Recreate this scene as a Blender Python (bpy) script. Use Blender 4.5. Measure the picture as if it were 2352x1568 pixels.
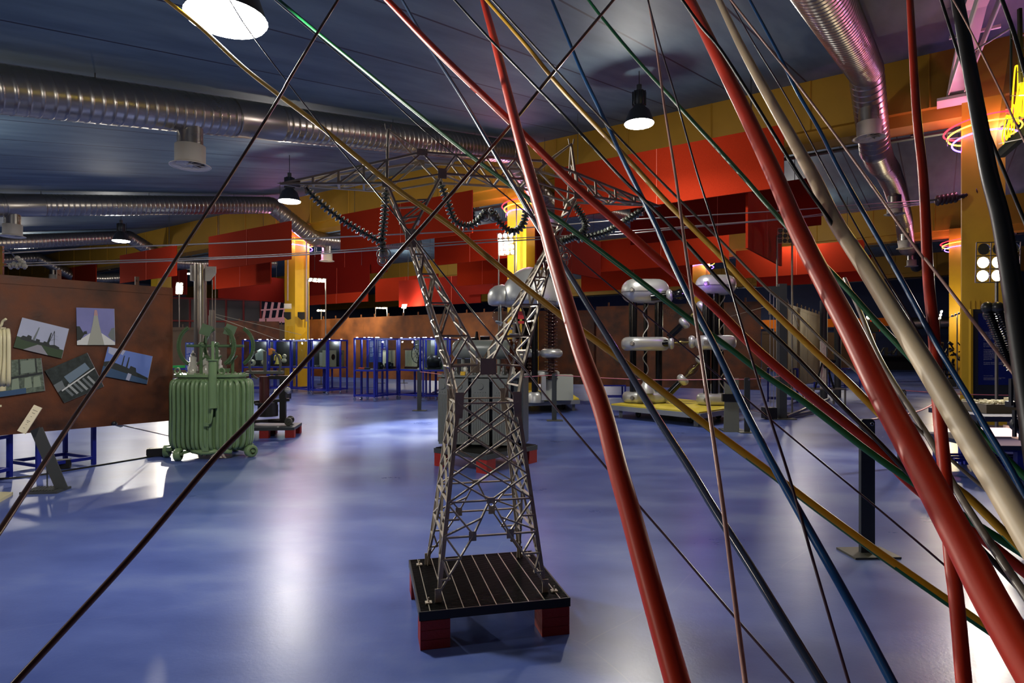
import bpy, math, random
from mathutils import Vector, Matrix
random.seed(7)
PI = math.pi
S = bpy.context.scene
C = S.collection
for o in list(bpy.data.objects): bpy.data.objects.remove(o)

# ------------------------------------------------------------------ camera, world, exposure
F = 1414.0                      # focal length in pixels of the 2352 px wide frame
EYE = 1.5
cam_d = bpy.data.cameras.new('camera'); cam = bpy.data.objects.new('camera', cam_d); C.objects.link(cam)
cam.location = (0, 0, EYE); cam.rotation_euler = (PI/2, 0, 0)
cam_d.sensor_width = 36; cam_d.lens = F/2352*36; cam_d.shift_y = 20/2352
cam_d.clip_start = 0.05; cam_d.clip_end = 300
S.camera = cam
W = bpy.data.worlds.new('hall_air'); S.world = W; W.use_nodes = True
W.node_tree.nodes['Background'].inputs[0].default_value = (0.55, 0.66, 1.0, 1)
W.node_tree.nodes['Background'].inputs[1].default_value = 0.5
S.view_settings.view_transform = 'Standard'; S.view_settings.look = 'None'
S.view_settings.gamma = 1; S.view_settings.use_curve_mapping = False
S.view_settings.exposure = 0.62
S.cycles.use_denoising = True
S.cycles.max_bounces = 6; S.cycles.diffuse_bounces = 3; S.cycles.glossy_bounces = 3
S.cycles.transparent_max_bounces = 24; S.cycles.sample_clamp_indirect = 4
S.cycles.use_light_tree = True
LAMP_W = 420; LAMP_COL = (1.0, 0.96, 0.88)

def light(kind, name, loc, watts, col=(1,1,1), size=.1, target=None, spot=None, blend=.6):
    L = bpy.data.lights.new(name, kind); o = bpy.data.objects.new(name, L); C.objects.link(o)
    L.energy = watts; L.color = col; o.location = loc
    L.shadow_soft_size = size
    if kind == 'SPOT': L.spot_size = spot; L.spot_blend = blend
    if target is not None: o.rotation_euler = (Vector(target)-Vector(loc)).to_track_quat('-Z', 'Y').to_euler()
    return o

# ------------------------------------------------------------------ coordinates
TH = math.radians(34.8); SA, CA = math.sin(TH), math.cos(TH)
def P(px, py, d): return Vector(((px-1176)/F*d, d, EYE-(py-804)/F*d))       # a point seen at a photo pixel, d metres ahead
def Z(py, d): return EYE-(py-804)/F*d
def Xp(px, d): return (px-1176)/F*d
def FD(py, z=0.): return (EYE-z)*F/(py-804)                                # distance of a point at height z seen at row py
def G(px, py, z=0.): d = FD(py, z); return Vector((Xp(px, d), d, z))
def AB(a, b, z=0.): return Vector((SA*a-CA*b, CA*a+SA*b, z))               # hall axes: a along the ducts, b along the beams
def ceil_z(a): return 4.7+0.194*a if a < 16 else 7.8

# ------------------------------------------------------------------ materials
def lin(c):
    c = c/255.
    return c/12.92 if c <= .04045 else ((c+.055)/1.055)**2.4
def rgb(r, g, b): return (lin(r), lin(g), lin(b), 1)
MATS = {}
def mat(name, col=(128,128,128), rough=.5, metal=0., var=0., vscale=6., col2=None, bump=0., bscale=40., coat=0., emit=None, stretch=None, rvar=0.):
    if name in MATS: return MATS[name]
    m = bpy.data.materials.new(name); m.use_nodes = True; nt = m.node_tree; N = nt.nodes; b = N['Principled BSDF']
    c = rgb(*col); b.inputs['Base Color'].default_value = c
    b.inputs['Roughness'].default_value = rough; b.inputs['Metallic'].default_value = metal
    if coat: b.inputs['Coat Weight'].default_value = coat; b.inputs['Coat Roughness'].default_value = .12
    if emit:
        b.inputs['Emission Color'].default_value = rgb(*emit[0]); b.inputs['Emission Strength'].default_value = emit[1]
    if var or bump or rvar:
        tc = N.new('ShaderNodeTexCoord'); src = tc.outputs['Object']
        if stretch:
            mp = N.new('ShaderNodeMapping'); mp.inputs['Scale'].default_value = stretch[:3]
            if len(stretch) > 3: mp.inputs['Rotation'].default_value = (0, 0, stretch[3])
            nt.links.new(src, mp.inputs[0]); src = mp.outputs[0]
        nz = N.new('ShaderNodeTexNoise'); nz.inputs['Scale'].default_value = vscale; nz.inputs['Detail'].default_value = 6
        nt.links.new(src, nz.inputs['Vector'])
        if var:
            r = N.new('ShaderNodeValToRGB'); r.color_ramp.elements[0].position = .5-.22; r.color_ramp.elements[1].position = .5+.22
            c2 = rgb(*col2) if col2 else tuple(min(1, x*(1+var)) for x in c[:3])+(1,)
            r.color_ramp.elements[0].color = c if col2 else tuple(x*(1-var) for x in c[:3])+(1,)
            r.color_ramp.elements[1].color = c2
            nt.links.new(nz.outputs['Fac'], r.inputs[0]); nt.links.new(r.outputs[0], b.inputs['Base Color'])
        if rvar:
            mr = N.new('ShaderNodeMapRange'); mr.inputs['To Min'].default_value = rough-rvar; mr.inputs['To Max'].default_value = rough+rvar
            mr.inputs['From Min'].default_value = .3; mr.inputs['From Max'].default_value = .7
            nt.links.new(nz.outputs['Fac'], mr.inputs['Value']); nt.links.new(mr.outputs[0], b.inputs['Roughness'])
        if bump:
            n2 = N.new('ShaderNodeTexNoise'); n2.inputs['Scale'].default_value = bscale; n2.inputs['Detail'].default_value = 3
            nt.links.new(tc.outputs['Object'], n2.inputs['Vector'])
            bp = N.new('ShaderNodeBump'); bp.inputs['Strength'].default_value = bump; bp.inputs['Distance'].default_value = .01
            nt.links.new(n2.outputs['Fac'], bp.inputs['Height']); nt.links.new(bp.outputs[0], b.inputs['Normal'])
    MATS[name] = m; return m
def glow(name, col, strength):
    if name in MATS: return MATS[name]
    m = bpy.data.materials.new(name); m.use_nodes = True; nt = m.node_tree; nt.nodes.clear()
    e = nt.nodes.new('ShaderNodeEmission'); e.inputs[0].default_value = rgb(*col); e.inputs[1].default_value = strength
    o = nt.nodes.new('ShaderNodeOutputMaterial'); nt.links.new(e.outputs[0], o.inputs[0]); MATS[name] = m; return m
def thin_glass(name, tint=(225,232,235), refl=.08):
    if name in MATS: return MATS[name]
    m = bpy.data.materials.new(name); m.use_nodes = True; nt = m.node_tree; nt.nodes.clear(); N = nt.nodes
    t = N.new('ShaderNodeBsdfTransparent'); t.inputs[0].default_value = rgb(*tint)
    g = N.new('ShaderNodeBsdfGlossy'); g.inputs['Roughness'].default_value = .02
    fr = N.new('ShaderNodeFresnel'); fr.inputs[0].default_value = 1.35
    mx = N.new('ShaderNodeMixShader'); o = N.new('ShaderNodeOutputMaterial')
    ge = N.new('ShaderNodeNewGeometry'); s1 = N.new('ShaderNodeMath'); s1.operation = 'SUBTRACT'; s1.inputs[0].default_value = 1; nt.links.new(ge.outputs['Backfacing'], s1.inputs[1])
    mu = N.new('ShaderNodeMath'); mu.operation = 'MULTIPLY'; nt.links.new(fr.outputs[0], mu.inputs[0]); nt.links.new(s1.outputs[0], mu.inputs[1])
    nt.links.new(mu.outputs[0], mx.inputs[0]); nt.links.new(t.outputs[0], mx.inputs[1]); nt.links.new(g.outputs[0], mx.inputs[2])
    nt.links.new(mx.outputs[0], o.inputs[0]); MATS[name] = m; return m

RED = mat('red_lacquer', (212,56,24), .4)
REDW = mat('red_wood', (150,28,20), .6, bump=.3, bscale=60)
BEIGE = mat('beige_rubber', (216,194,158), .45, var=.06, vscale=5)
BLACK = mat('black_rubber', (22,21,20), .4)
BLUEC = mat('blue_cable', (24,84,140), .35)
NAVYC = mat('slate_cable', (62,76,100), .22, coat=.4)
GREENC = mat('green_cable', (22,98,52), .35)
YELC = mat('yellow_cable', (212,160,32), .38)
COPPER = mat('brown_cable', (92,62,52), .28, coat=.3)
PURPLE = mat('purple_wire', (70,52,66), .3)
PINKW = mat('pale_wire', (206,160,146), .3)
GREYC = mat('grey_cable', (112,102,90), .35)
ROPE = mat('galvanised_rope', (170,165,165), .35, .6)
GALV = mat('galvanised_duct', (160,154,146), .30, .9, var=.06, vscale=2.5, rvar=.04)
WHITEP = mat('white_enamel', (214,206,192), .4)
STEEL = mat('brushed_steel', (150,145,138), .3, .85)
DSTEEL = mat('dark_steel', (66,68,70), .42, .5)
GUN = mat('gunmetal_paint', (62,66,68), .5, .2)
PYLON = mat('pylon_zinc', (168,158,142), .42, .25, var=.10, vscale=9)
BPAINT = mat('blue_steel', (22,34,138), .38)
NAVY = mat('navy_paint', (24,34,66), .6)
GTRANS = mat('sage_enamel', (114,142,100), .32, var=.07, vscale=4, coat=.3)
GDARK = mat('dark_sage', (74,100,66), .4, var=.1, vscale=8)
GREYE = mat('grey_enamel', (104,108,106), .42, var=.06, vscale=3)
SILV = mat('spun_aluminium', (190,190,186), .38, .55, var=.05, vscale=4)
BLKG = mat('black_gloss', (14,14,15), .16)
YEL = mat('yellow_paint', (206,164,30), .5, var=.06, vscale=3)
YELB = mat('beam_yellow', (172,128,28), .6, var=.05, vscale=2)
YELW = mat('yellow_wood', (212,190,60), .5, var=.1, vscale=3)
PORC = mat('porcelain', (170,168,160), .2)
GINS = mat('green_glaze_insulator', (104,114,98), .12, coat=.5)
BROWN = mat('brown_glaze', (60,26,14), .12, coat=.5)
CREAM = mat('cream_plastic', (206,198,160), .4)
DWOOD = mat('dark_wood', (58,28,18), .45)
GRATE = mat('grating_steel', (36,36,36), .4, .5)
PAPER = mat('label_card', (226,216,186), .5)
CHROME = mat('chrome', (200,200,205), .12, 1.)
GLASS = thin_glass('clear_glass')
FELT = mat('red_felt', (146,36,10), .9, var=.12, vscale=60, bump=.5, bscale=160)
FELTD = mat('dark_red_felt', (112,20,10), .9, var=.12, vscale=60, bump=.5, bscale=160)
ROPEP = mat('pink_cord', (206,120,130), .5)
LAMPW = glow('lamp_white', (255,252,240), 30)
FLOODW = glow('flood_white', (255,240,205), 14)

for m_ in (FELT, FELTD): m_.node_tree.nodes['Principled BSDF'].inputs['Specular IOR Level'].default_value = .12
def rust_mat(name, dark, light_, scale):
    m = mat(name, dark, .55, .15, var=.3, vscale=scale, col2=light_, bump=.25, bscale=30, rvar=.12); return m
RUST = rust_mat('weathered_steel', (40,22,14), (112,58,24), 2.6)
RUSTL = rust_mat('weathered_steel_light', (88,50,24), (158,94,44), 1.6)
RUSTP = rust_mat('weathered_steel_plain', (74,56,40), (104,84,62), 1.0)

def floor_material():
    m = bpy.data.materials.new('blue_resin_floor'); m.use_nodes = True; nt = m.node_tree; N = nt.nodes; b = N['Principled BSDF']
    tc = N.new('ShaderNodeTexCoord')
    def noise(scale, det, mapping=None, rough=.6):
        n = N.new('ShaderNodeTexNoise'); n.inputs['Scale'].default_value = scale; n.inputs['Detail'].default_value = det; n.inputs['Roughness'].default_value = rough
        if mapping:
            mp = N.new('ShaderNodeMapping'); mp.inputs['Scale'].default_value = mapping[:3]; mp.inputs['Rotation'].default_value = (0,0,mapping[3])
            nt.links.new(tc.outputs['Object'], mp.inputs[0]); nt.links.new(mp.outputs[0], n.inputs[0])
        else: nt.links.new(tc.outputs['Object'], n.inputs[0])
        return n
    n1 = noise(1.0, 8, (.7, 1.5, 1, .35), .6); n2 = noise(.5, 4)
    mixf = N.new('ShaderNodeMath'); mixf.operation = 'MULTIPLY_ADD'; mixf.inputs[1].default_value = .6
    nt.links.new(n1.outputs['Fac'], mixf.inputs[0])
    sc = N.new('ShaderNodeMath'); sc.operation = 'MULTIPLY'; sc.inputs[1].default_value = .4; nt.links.new(n2.outputs['Fac'], sc.inputs[0]); nt.links.new(sc.outputs[0], mixf.inputs[2])
    r = N.new('ShaderNodeValToRGB'); e = r.color_ramp.elements
    e[0].position = .36; e[0].color = rgb(58,76,140); e[1].position = .66; e[1].color = rgb(112,128,174)
    x = r.color_ramp.elements.new(.5); x.color = rgb(78,96,160)
    nt.links.new(mixf.outputs[0], r.inputs[0])
    # fine scratches
    w = N.new('ShaderNodeTexVoronoi'); w.feature = 'DISTANCE_TO_EDGE'; w.inputs['Scale'].default_value = .35
    mp = N.new('ShaderNodeMapping'); mp.inputs['Rotation'].default_value = (0,0,.5); nt.links.new(tc.outputs['Object'], mp.inputs[0])
    dn = N.new('ShaderNodeTexNoise'); dn.inputs['Scale'].default_value = .4; nt.links.new(mp.outputs[0], dn.inputs[0])
    va = N.new('ShaderNodeVectorMath'); va.operation = 'ADD'; nt.links.new(mp.outputs[0], va.inputs[0]); nt.links.new(dn.outputs['Color'], va.inputs[1]); nt.links.new(va.outputs[0], w.inputs[0])
    lt = N.new('ShaderNodeMath'); lt.operation = 'LESS_THAN'; lt.inputs[1].default_value = .0009; nt.links.new(w.outputs[0], lt.inputs[0])
    ms = N.new('ShaderNodeMix'); ms.data_type = 'RGBA'; ms.inputs[7].default_value = rgb(140,150,180)
    f = N.new('ShaderNodeMath'); f.operation = 'MULTIPLY'; f.inputs[1].default_value = .18; nt.links.new(lt.outputs[0], f.inputs[0])
    nt.links.new(f.outputs[0], ms.inputs[0]); nt.links.new(r.outputs[0], ms.inputs[6]); nt.links.new(ms.outputs[2], b.inputs['Base Color'])
    mr = N.new('ShaderNodeMapRange'); mr.inputs['From Min'].default_value = .3; mr.inputs['From Max'].default_value = .7
    mr.inputs['To Min'].default_value = .27; mr.inputs['To Max'].default_value = .33
    nt.links.new(n1.outputs['Fac'], mr.inputs['Value']); nt.links.new(mr.outputs[0], b.inputs['Roughness'])
    b.inputs['Specular IOR Level'].default_value = .5
    n3 = noise(40, 4); bp = N.new('ShaderNodeBump'); bp.inputs['Strength'].default_value = .16; bp.inputs['Distance'].default_value = .004
    nt.links.new(n3.outputs['Fac'], bp.inputs['Height']); nt.links.new(bp.outputs[0], b.inputs['Normal'])
    return m
def ceiling_material():
    # concrete painted blue; the joints run along the local X axis every 1.5 m
    m = bpy.data.materials.new('blue_painted_ceiling'); m.use_nodes = True; nt = m.node_tree; N = nt.nodes; b = N['Principled BSDF']
    tc = N.new('ShaderNodeTexCoord'); sp = N.new('ShaderNodeSeparateXYZ'); nt.links.new(tc.outputs['Object'], sp.inputs[0])
    fr = N.new('ShaderNodeMath'); fr.operation = 'FLOORED_MODULO'; fr.inputs[1].default_value = 1.5
    ad = N.new('ShaderNodeMath'); ad.operation = 'ADD'; ad.inputs[1].default_value = .47
    nt.links.new(sp.outputs['Y'], ad.inputs[0]); nt.links.new(ad.outputs[0], fr.inputs[0])
    lt = N.new('ShaderNodeMath'); lt.operation = 'LESS_THAN'; lt.inputs[1].default_value = .035; nt.links.new(fr.outputs[0], lt.inputs[0])
    nz = N.new('ShaderNodeTexNoise'); nz.inputs['Scale'].default_value = 1.2; nz.inputs['Detail'].default_value = 8
    mp = N.new('ShaderNodeMapping'); mp.inputs['Scale'].default_value = (.5, 2.2, 1); nt.links.new(tc.outputs['Object'], mp.inputs[0]); nt.links.new(mp.outputs[0], nz.inputs[0])
    r = N.new('ShaderNodeValToRGB'); r.color_ramp.elements[0].position = .35; r.color_ramp.elements[0].color = rgb(72,94,112)
    r.color_ramp.elements[1].position = .7; r.color_ramp.elements[1].color = rgb(98,120,134); nt.links.new(nz.outputs['Fac'], r.inputs[0])
    mx = N.new('ShaderNodeMix'); mx.data_type = 'RGBA'; mx.inputs[7].default_value = rgb(16,24,50)
    nt.links.new(lt.outputs[0], mx.inputs[0]); nt.links.new(r.outputs[0], mx.inputs[6]); nt.links.new(mx.outputs[2], b.inputs['Base Color'])
    b.inputs['Roughness'].default_value = .62
    return m

# ------------------------------------------------------------------ mesh builder
class MB:
    def __init__(s): s.v = []; s.f = []; s.m = []; s.sm = []; s.off = Vector((0,0,0)); s.k = 0
    def add(s, vs, fs, smooth=False, k=None):
        n = len(s.v); s.v += [tuple(Vector(v)-s.off) for v in vs]
        for f in fs: s.f.append(tuple(i+n for i in f)); s.m.append(s.k if k is None else k); s.sm.append(smooth)
        return s
    def box(s, c, size, rz=0, R=None, k=None):
        c = Vector(c); hx, hy, hz = size[0]/2, size[1]/2, size[2]/2
        M = R if R is not None else Matrix.Rotation(rz, 3, 'Z')
        vs = [c+M@Vector((x,y,z)) for x in (-hx,hx) for y in (-hy,hy) for z in (-hz,hz)]
        return s.add(vs, [(0,1,3,2),(4,6,7,5),(0,4,5,1),(2,3,7,6),(0,2,6,4),(1,5,7,3)], k=k)
    def bar(s, p, q, w, h=None, up=(0,0,1), k=None):
        p, q = Vector(p), Vector(q); d = q-p; L = d.length
        if L < 1e-6: return s
        x = d/L; u = Vector(up)
        if abs(x.dot(u)) > .98: u = Vector((0,1,0)) if abs(x.y) < .9 else Vector((1,0,0))
        y = u.cross(x).normalized(); z = x.cross(y)
        R = Matrix((x, y, z)).transposed()
        return s.box((p+q)/2, (L, w, h or w), R=R, k=k)
    def frame(s, d):
        x = d.normalized(); u = Vector((0,0,1)) if abs(x.z) < .95 else Vector((1,0,0))
        y = u.cross(x).normalized(); return y, x.cross(y)
    def cyl(s, p, q, r, r2=None, n=14, caps=True, k=None):
        return s.prof(p, q, [(0, r), (1, r if r2 is None else r2)], n, caps, k)
    def prof(s, p, q, pr, n=16, caps=True, k=None, smooth=True):
        # surface of revolution: pr = (position 0..1 along p-q, radius)
        p, q = Vector(p), Vector(q); d = q-p; y, z = s.frame(d)
        vs = []
        for t, r in pr:
            c = p+d*t
            for i in range(n): a = 2*PI*i/n; vs.append(c+(y*math.cos(a)+z*math.sin(a))*max(r, 1e-4))
        fs = [(j*n+i, j*n+(i+1)%n, (j+1)*n+(i+1)%n, (j+1)*n+i) for j in range(len(pr)-1) for i in range(n)]
        s.add(vs, fs, smooth, k)
        if caps:
            s.add(vs[:n], [tuple(range(n))[::-1]], False, k); s.add(vs[-n:], [tuple(range(n))], False, k)
        return s
    def tube(s, pts, r, n=10, caps=True, closed=False, k=None, kf=None):
        pts = [Vector(p) for p in pts]; m = len(pts); rr = r if isinstance(r, (list, tuple)) else [r]*m
        T = []
        for i in range(m):
            if closed: t = pts[(i+1) % m]-pts[i-1]
            else: t = pts[min(i+1, m-1)]-pts[max(i-1, 0)]
            T.append(t.normalized())
        y, z = s.frame(T[0]); vs = []
        for i in range(m):
            y = (y-T[i]*y.dot(T[i])).normalized(); z = T[i].cross(y)
            for j in range(n): a = 2*PI*j/n; vs.append(pts[i]+(y*math.cos(a)+z*math.sin(a))*rr[i])
        mm = m if closed else m-1
        n0 = len(s.v); s.v += [tuple(v-s.off) for v in vs]
        for i in range(mm):
            for j in range(n):
                a, b = i*n, ((i+1) % m)*n
                s.f.append((n0+a+j, n0+a+(j+1)%n, n0+b+(j+1)%n, n0+b+j)); s.sm.append(True)
                s.m.append(kf(i, j) if kf else (s.k if k is None else k))
        if caps and not closed:
            s.f.append(tuple(n0+j for j in range(n))[::-1]); s.m.append(s.k); s.sm.append(False)
            s.f.append(tuple(n0+(m-1)*n+j for j in range(n))); s.m.append(s.k); s.sm.append(False)
        return s
    def ball(s, c, r, n=14, sz=1., k=None):
        c = Vector(c); pr = [( .5-.5*math.cos(PI*i/8), r*math.sin(PI*i/8)) for i in range(9)]
        return s.prof(c-Vector((0,0,r*sz)), c+Vector((0,0,r*sz)), pr, n, False, k)
    def torus(s, c, R, r, axis=(0,0,1), n=24, m=8, a0=0, a1=2*PI, k=None, flat=1.):
        y, z = s.frame(Vector(axis)); full = abs(a1-a0-2*PI) < 1e-3
        pts = [Vector(c)+(y*math.cos(a0+(a1-a0)*i/n)+z*math.sin(a0+(a1-a0)*i/n))*R for i in range(n if full else n+1)]
        return s.tube(pts, r, m, True, full, k)
    def prism(s, pts, t, k=None):
        # closed polygon (3-D points) thickened by the vector t
        pts = [Vector(p) for p in pts]; t = Vector(t); n = len(pts)
        vs = pts+[p+t for p in pts]
        return s.add(vs, [tuple(range(n)), tuple(range(n, 2*n))[::-1]]+[(i, i+n, (i+1)%n+n, (i+1)%n) for i in range(n)], k=k)
    def stadium(s, c, L, Wd, rz, prof, n=10, k=None):
        # rounded long form: outline offset by each (inset, z) of prof
        c = Vector(c); R = Matrix.Rotation(rz, 3, 'Z'); ring = 2*(n+1); vs = []
        for ins, z in prof:
            r = max(Wd/2-ins, .001); h = max((L-Wd)/2, 0)
            for e in (1, -1):
                for i in range(n+1):
                    a = -PI/2+PI*i/n
                    vs.append(c+R@Vector((e*(h+r*math.cos(a)), e*r*math.sin(a), z)))
        fs = [(j*ring+i, j*ring+(i+1)%ring, (j+1)*ring+(i+1)%ring, (j+1)*ring+i) for j in range(len(prof)-1) for i in range(ring)]
        s.add(vs, fs, True, k); s.add(vs[:ring], [tuple(range(ring))[::-1]], False, k); s.add(vs[-ring:], [tuple(range(ring))], False, k)
        return s
    def build(s, name, mats, parent=None, label=None):
        me = bpy.data.meshes.new(name); me.from_pydata(s.v, [], s.f)
        if not isinstance(mats, (list, tuple)): mats = [mats]
        for m in mats: me.materials.append(m)
        me.polygons.foreach_set('material_index', s.m); me.polygons.foreach_set('use_smooth', s.sm)
        me.update()
        o = bpy.data.objects.new(name, me); C.objects.link(o)
        if parent is not None: o.parent = parent
        if label: o['label'] = label
        return o
def smooth_path(pts, sub=8):
    pts = [Vector(p) for p in pts]; out = []
    for i in range(len(pts)-1):
        p0 = pts[i-1] if i else pts[0]*2-pts[1]; p1, p2 = pts[i], pts[i+1]; p3 = pts[i+2] if i+2 < len(pts) else p2*2-p1
        for j in range(sub):
            t = j/sub; out.append(.5*((2*p1)+(p2-p0)*t+(2*p0-5*p1+4*p2-p3)*t*t+(-p0+3*p1-3*p2+p3)*t**3))
    return out+[pts[-1]]
def thing(name, label, cat, loc=(0,0,0), rz=0, group=None):
    o = bpy.data.objects.new(name, None); C.objects.link(o); o.empty_display_size = .2
    o.location = loc; o.rotation_euler = (0,0,rz); o['label'] = label; o['category'] = cat
    if group: o['group'] = group
    return o
def tag(o, label, cat, group=None, kind=None):
    o['label'] = label; o['category'] = cat
    if group: o['group'] = group
    if kind: o['kind'] = kind
    return o
def struct(o): o['kind'] = 'structure'; return o
def dup(root, loc, rz, label, group=None):
    r = root.copy(); C.objects.link(r); r.location = loc; r.rotation_euler = (0,0,rz); r['label'] = label
    if group: r['group'] = group
    for ch in list(root.children):
        c = ch.copy(); C.objects.link(c); c.parent = r
        for g in list(ch.children): d = g.copy(); C.objects.link(d); d.parent = c
    return r

# ================================================================== SETTING
def slab(name, m, pts_ab, t):       # polygon in hall axes (a, b, z), thickened downwards/upwards by t
    b = MB(); b.prism([AB(*p) for p in pts_ab], (0,0,t)); return struct(b.build(name, m))
fl = MB(); fl.prism([AB(-9,-14,0), AB(57,-14,0), AB(57,62,0), AB(-9,62,0)], (0,0,-.2)); struct(fl.build('floor', floor_material()))
CM = ceiling_material()
def ceil_slab(name, a0, a1, z0, z1):
    L = a1-a0; b = MB(); b.prism([(0,-14,0), (L,-14,z1-z0), (L,62,z1-z0), (0,62,0)], (0,0,.15)); o = b.build(name, CM)
    o.location = AB(a0, 0, z0); o.rotation_euler = (0,0,PI/2-TH); return struct(o)
ceil_slab('ceiling', -9, 16, ceil_z(-9), 7.8); ceil_slab('ceiling', 16, 57, 7.8, 7.8)
def wall(name, m, a0, b0, a1, b1, z0, z1, t=.2):
    p, q = AB(a0,b0,0), AB(a1,b1,0); b = MB(); c = (p+q)/2; d = q-p
    b.box((c.x, c.y, (z0+z1)/2), (d.length, t, z1-z0), rz=math.atan2(d.y, d.x)); return struct(b.build(name, m))
WN = mat('wall_navy', (36,52,92), .7, var=.1, vscale=1)
wall('wall_back', WN, 57, -14, 57, 62, 0, 7.8)
wall('wall_front', mat('wall_grey_blue', (96,104,130), .7), -9, -14, -9, 62, 0, 4)
wall('wall_left', mat('wall_grey_blue', (96,104,130), .7), -9, 62, 57, 62, 0, 7.9)
wall('wall_right', WN, 57, -14, -9, -14, 0, 7.9)
wall('wall_partition', mat('partition_blue', (18,28,62), .6), 16.4, -1.62, 9.5, -2.35, 0, 6.4, .12)

# beams along b with a lighter soffit lip, cable tray behind
for i, a in enumerate((-4, 16, 32.3, 48.6)):
    b = MB(); zt = min(ceil_z(a), 7.8)
    b.prism([AB(a-.35, -14, 6.6 if i else 3.0), AB(a+.35, -14, 6.6 if i else 3.0), AB(a+.35, 62, 6.6 if i else 3.0), AB(a-.35, 62, 6.6 if i else 3.0)], (0,0,zt-(6.6 if i else 3.0)))
    for j in range(34):          # cast ribs between beam lengths
        bb = -13.5+j*2.28; b.bar(AB(a-.36, bb, 6.6 if i else 3), AB(a-.36, bb, zt), .03)
    if i: b.prism([AB(a-.2, -14, 6.34), AB(a+.45, -14, 6.34), AB(a+.45, 62, 6.34), AB(a-.2, 62, 6.34)], (0,0,.26))
    struct(b.build('beam', YELB))
    if i:
        t = MB(); t.bar(AB(a+.62, -3, 6.3), AB(a+.62, 60, 6.3), .14, .05); t.bar(AB(a+.55, -3, 6.42), AB(a+.55, 60, 6.42), .03)
        for j in range(20): t.box(AB(a+.5, -2.6+j*3.1, 6.38), (.12,.05,.18), rz=TH)
        tag(t.build('cable_tray', DSTEEL), 'grey cable tray running behind the '+('nearest yellow beam', 'second yellow beam', 'farthest yellow beam')[i-1], 'cable tray')
for n_, (a, b_) in enumerate(((16,-.72),(16,10.7),(16,22.06),(16,33.5),(31.6,10.1),(32.1,-.67),(32.1,21.6),(48.6,33.3))):
    c = AB(a, b_); m = MB(); s_ = .7
    m.box((c.x, c.y, 3.3), (s_, s_, 6.6), rz=-TH)
    for u in (-.22,-.14,-.06,.06,.14,.22):      # vertical grooves as ribs low on the shaft
        R = Matrix.Rotation(-TH, 3, 'Z')
        for ax in (Vector((u,-s_/2-.006,1.35)), Vector((-s_/2-.006,u,1.35))):
            p = c+R@ax; m.box(p, (.02,.02,2.3), rz=-TH)
    m.box((c.x, c.y, .05), (s_+.05, s_+.05, .1), rz=-TH)
    struct(m.build('column', YEL))
    # neon rings
    if n_ in (0,1,2,4,5):
        rz = {0:5.95,1:5.85,2:5.9,4:5.9,5:5.9}[n_]; lab = {0:'nearest yellow column at the right edge', 1:'middle yellow column behind the pylon', 2:'yellow column on the left between red banners', 4:'far yellow column above the twin generator', 5:'far column beside the info board'}[n_]
        t = thing('neon_ring_lamp', 'neon rings round the '+lab, 'neon lamp', (c.x, c.y, rz))
        for k_, (col, dz, r_, st) in enumerate((((255,30,40),.17,.66,7),((255,170,50),.04,.62,7),((90,60,255),-.13,.56,12))):
            q = MB(); q.torus((.03*k_,0,dz), r_, .016, axis=(.06*(k_-1), .10, 1), n=40, m=6); q.build('neon_tube', glow('neon%d'%k_, col, st), t)
        for k_ in range(3):
            al = k_*2*PI/3+.6; q = MB(); q.bar((.35*math.cos(al), .35*math.sin(al), 0), (.62*math.cos(al), .62*math.sin(al), 0), .02); q.bar((.6*math.cos(al), .6*math.sin(al), -.15), (.6*math.cos(al), .6*math.sin(al), .2), .015); q.build('bracket', DSTEEL, t)
        for k_, al in enumerate((PI*1.0, PI*1.5, 0)):
            light('POINT', 'neon_light', (c.x+.62*math.cos(al), c.y+.62*math.sin(al), rz-.05), 22 if n_ else 20, (1.,.35,.55) if k_ != 1 else (.75,.4,1.), .12)

# ------------------------------------------------------------------ hanging lamps
def lamp_proto():
    t = thing('high_bay_lamp', '', 'lamp', (0,0,-9))
    b = MB(); b.prof((0,0,.62), (0,0,.0), [(0,.10),(.02,.115),(.4,.115),(.42,.1),(.5,.12),(.62,.2),(1,.285)], 28, False); b.build('shade', BLACK if 0 else DSTEEL, t)
    b = MB(); b.cyl((0,0,.62), (0,0,.74), .05); b.cyl((0,0,.7), (0,0,1.35), .008, n=6)
    for k in range(10):
        al = 2*PI*k/10; b.box((.12*math.cos(al), .12*math.sin(al), .48), (.03,.012,.26), rz=al)
    b.build('ballast', DSTEEL, t)
    b = MB(); b.prof((0,0,.02), (0,0,-.045), [(0,.272),(.6,.27),(.9,.2),(1,.001)], 28, False); b.build('diffuser', LAMPW, t)
    return t
lp = lamp_proto(); first = True
LABS = {0:'large lit lamp at the top edge of the photo, nearest the camera', 1:'lit high bay lamp hanging in front of the yellow beam, above the big red banner', 2:'lit high bay lamp hanging by the left tip of the model pylon', 3:'lit high bay lamp low under the ceiling at far left'}
seen = [P(520,42,4.5), P(1468,284,11.8), P(665,462,16.2), P(278,553,22), P(435,628,38), P(1083,512,26)]
hid = [AB(2.5,14,4.4), AB(2.5,24,4.4), AB(-4,10,3.4), AB(-3,6.5,3.7), AB(10.3,34,5.8), AB(20.4,5,6.9), AB(20.4,26,6.9), AB(28,5,6.9), AB(28,22,6.9), AB(28,28,6.9), AB(40,5,6.9), AB(40,20,6.9), AB(40,36,6.9), AB(49,12,6.9), AB(44,28,6.9)]  # unseen lamps of the hall grid, plus some added only for their light
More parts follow.
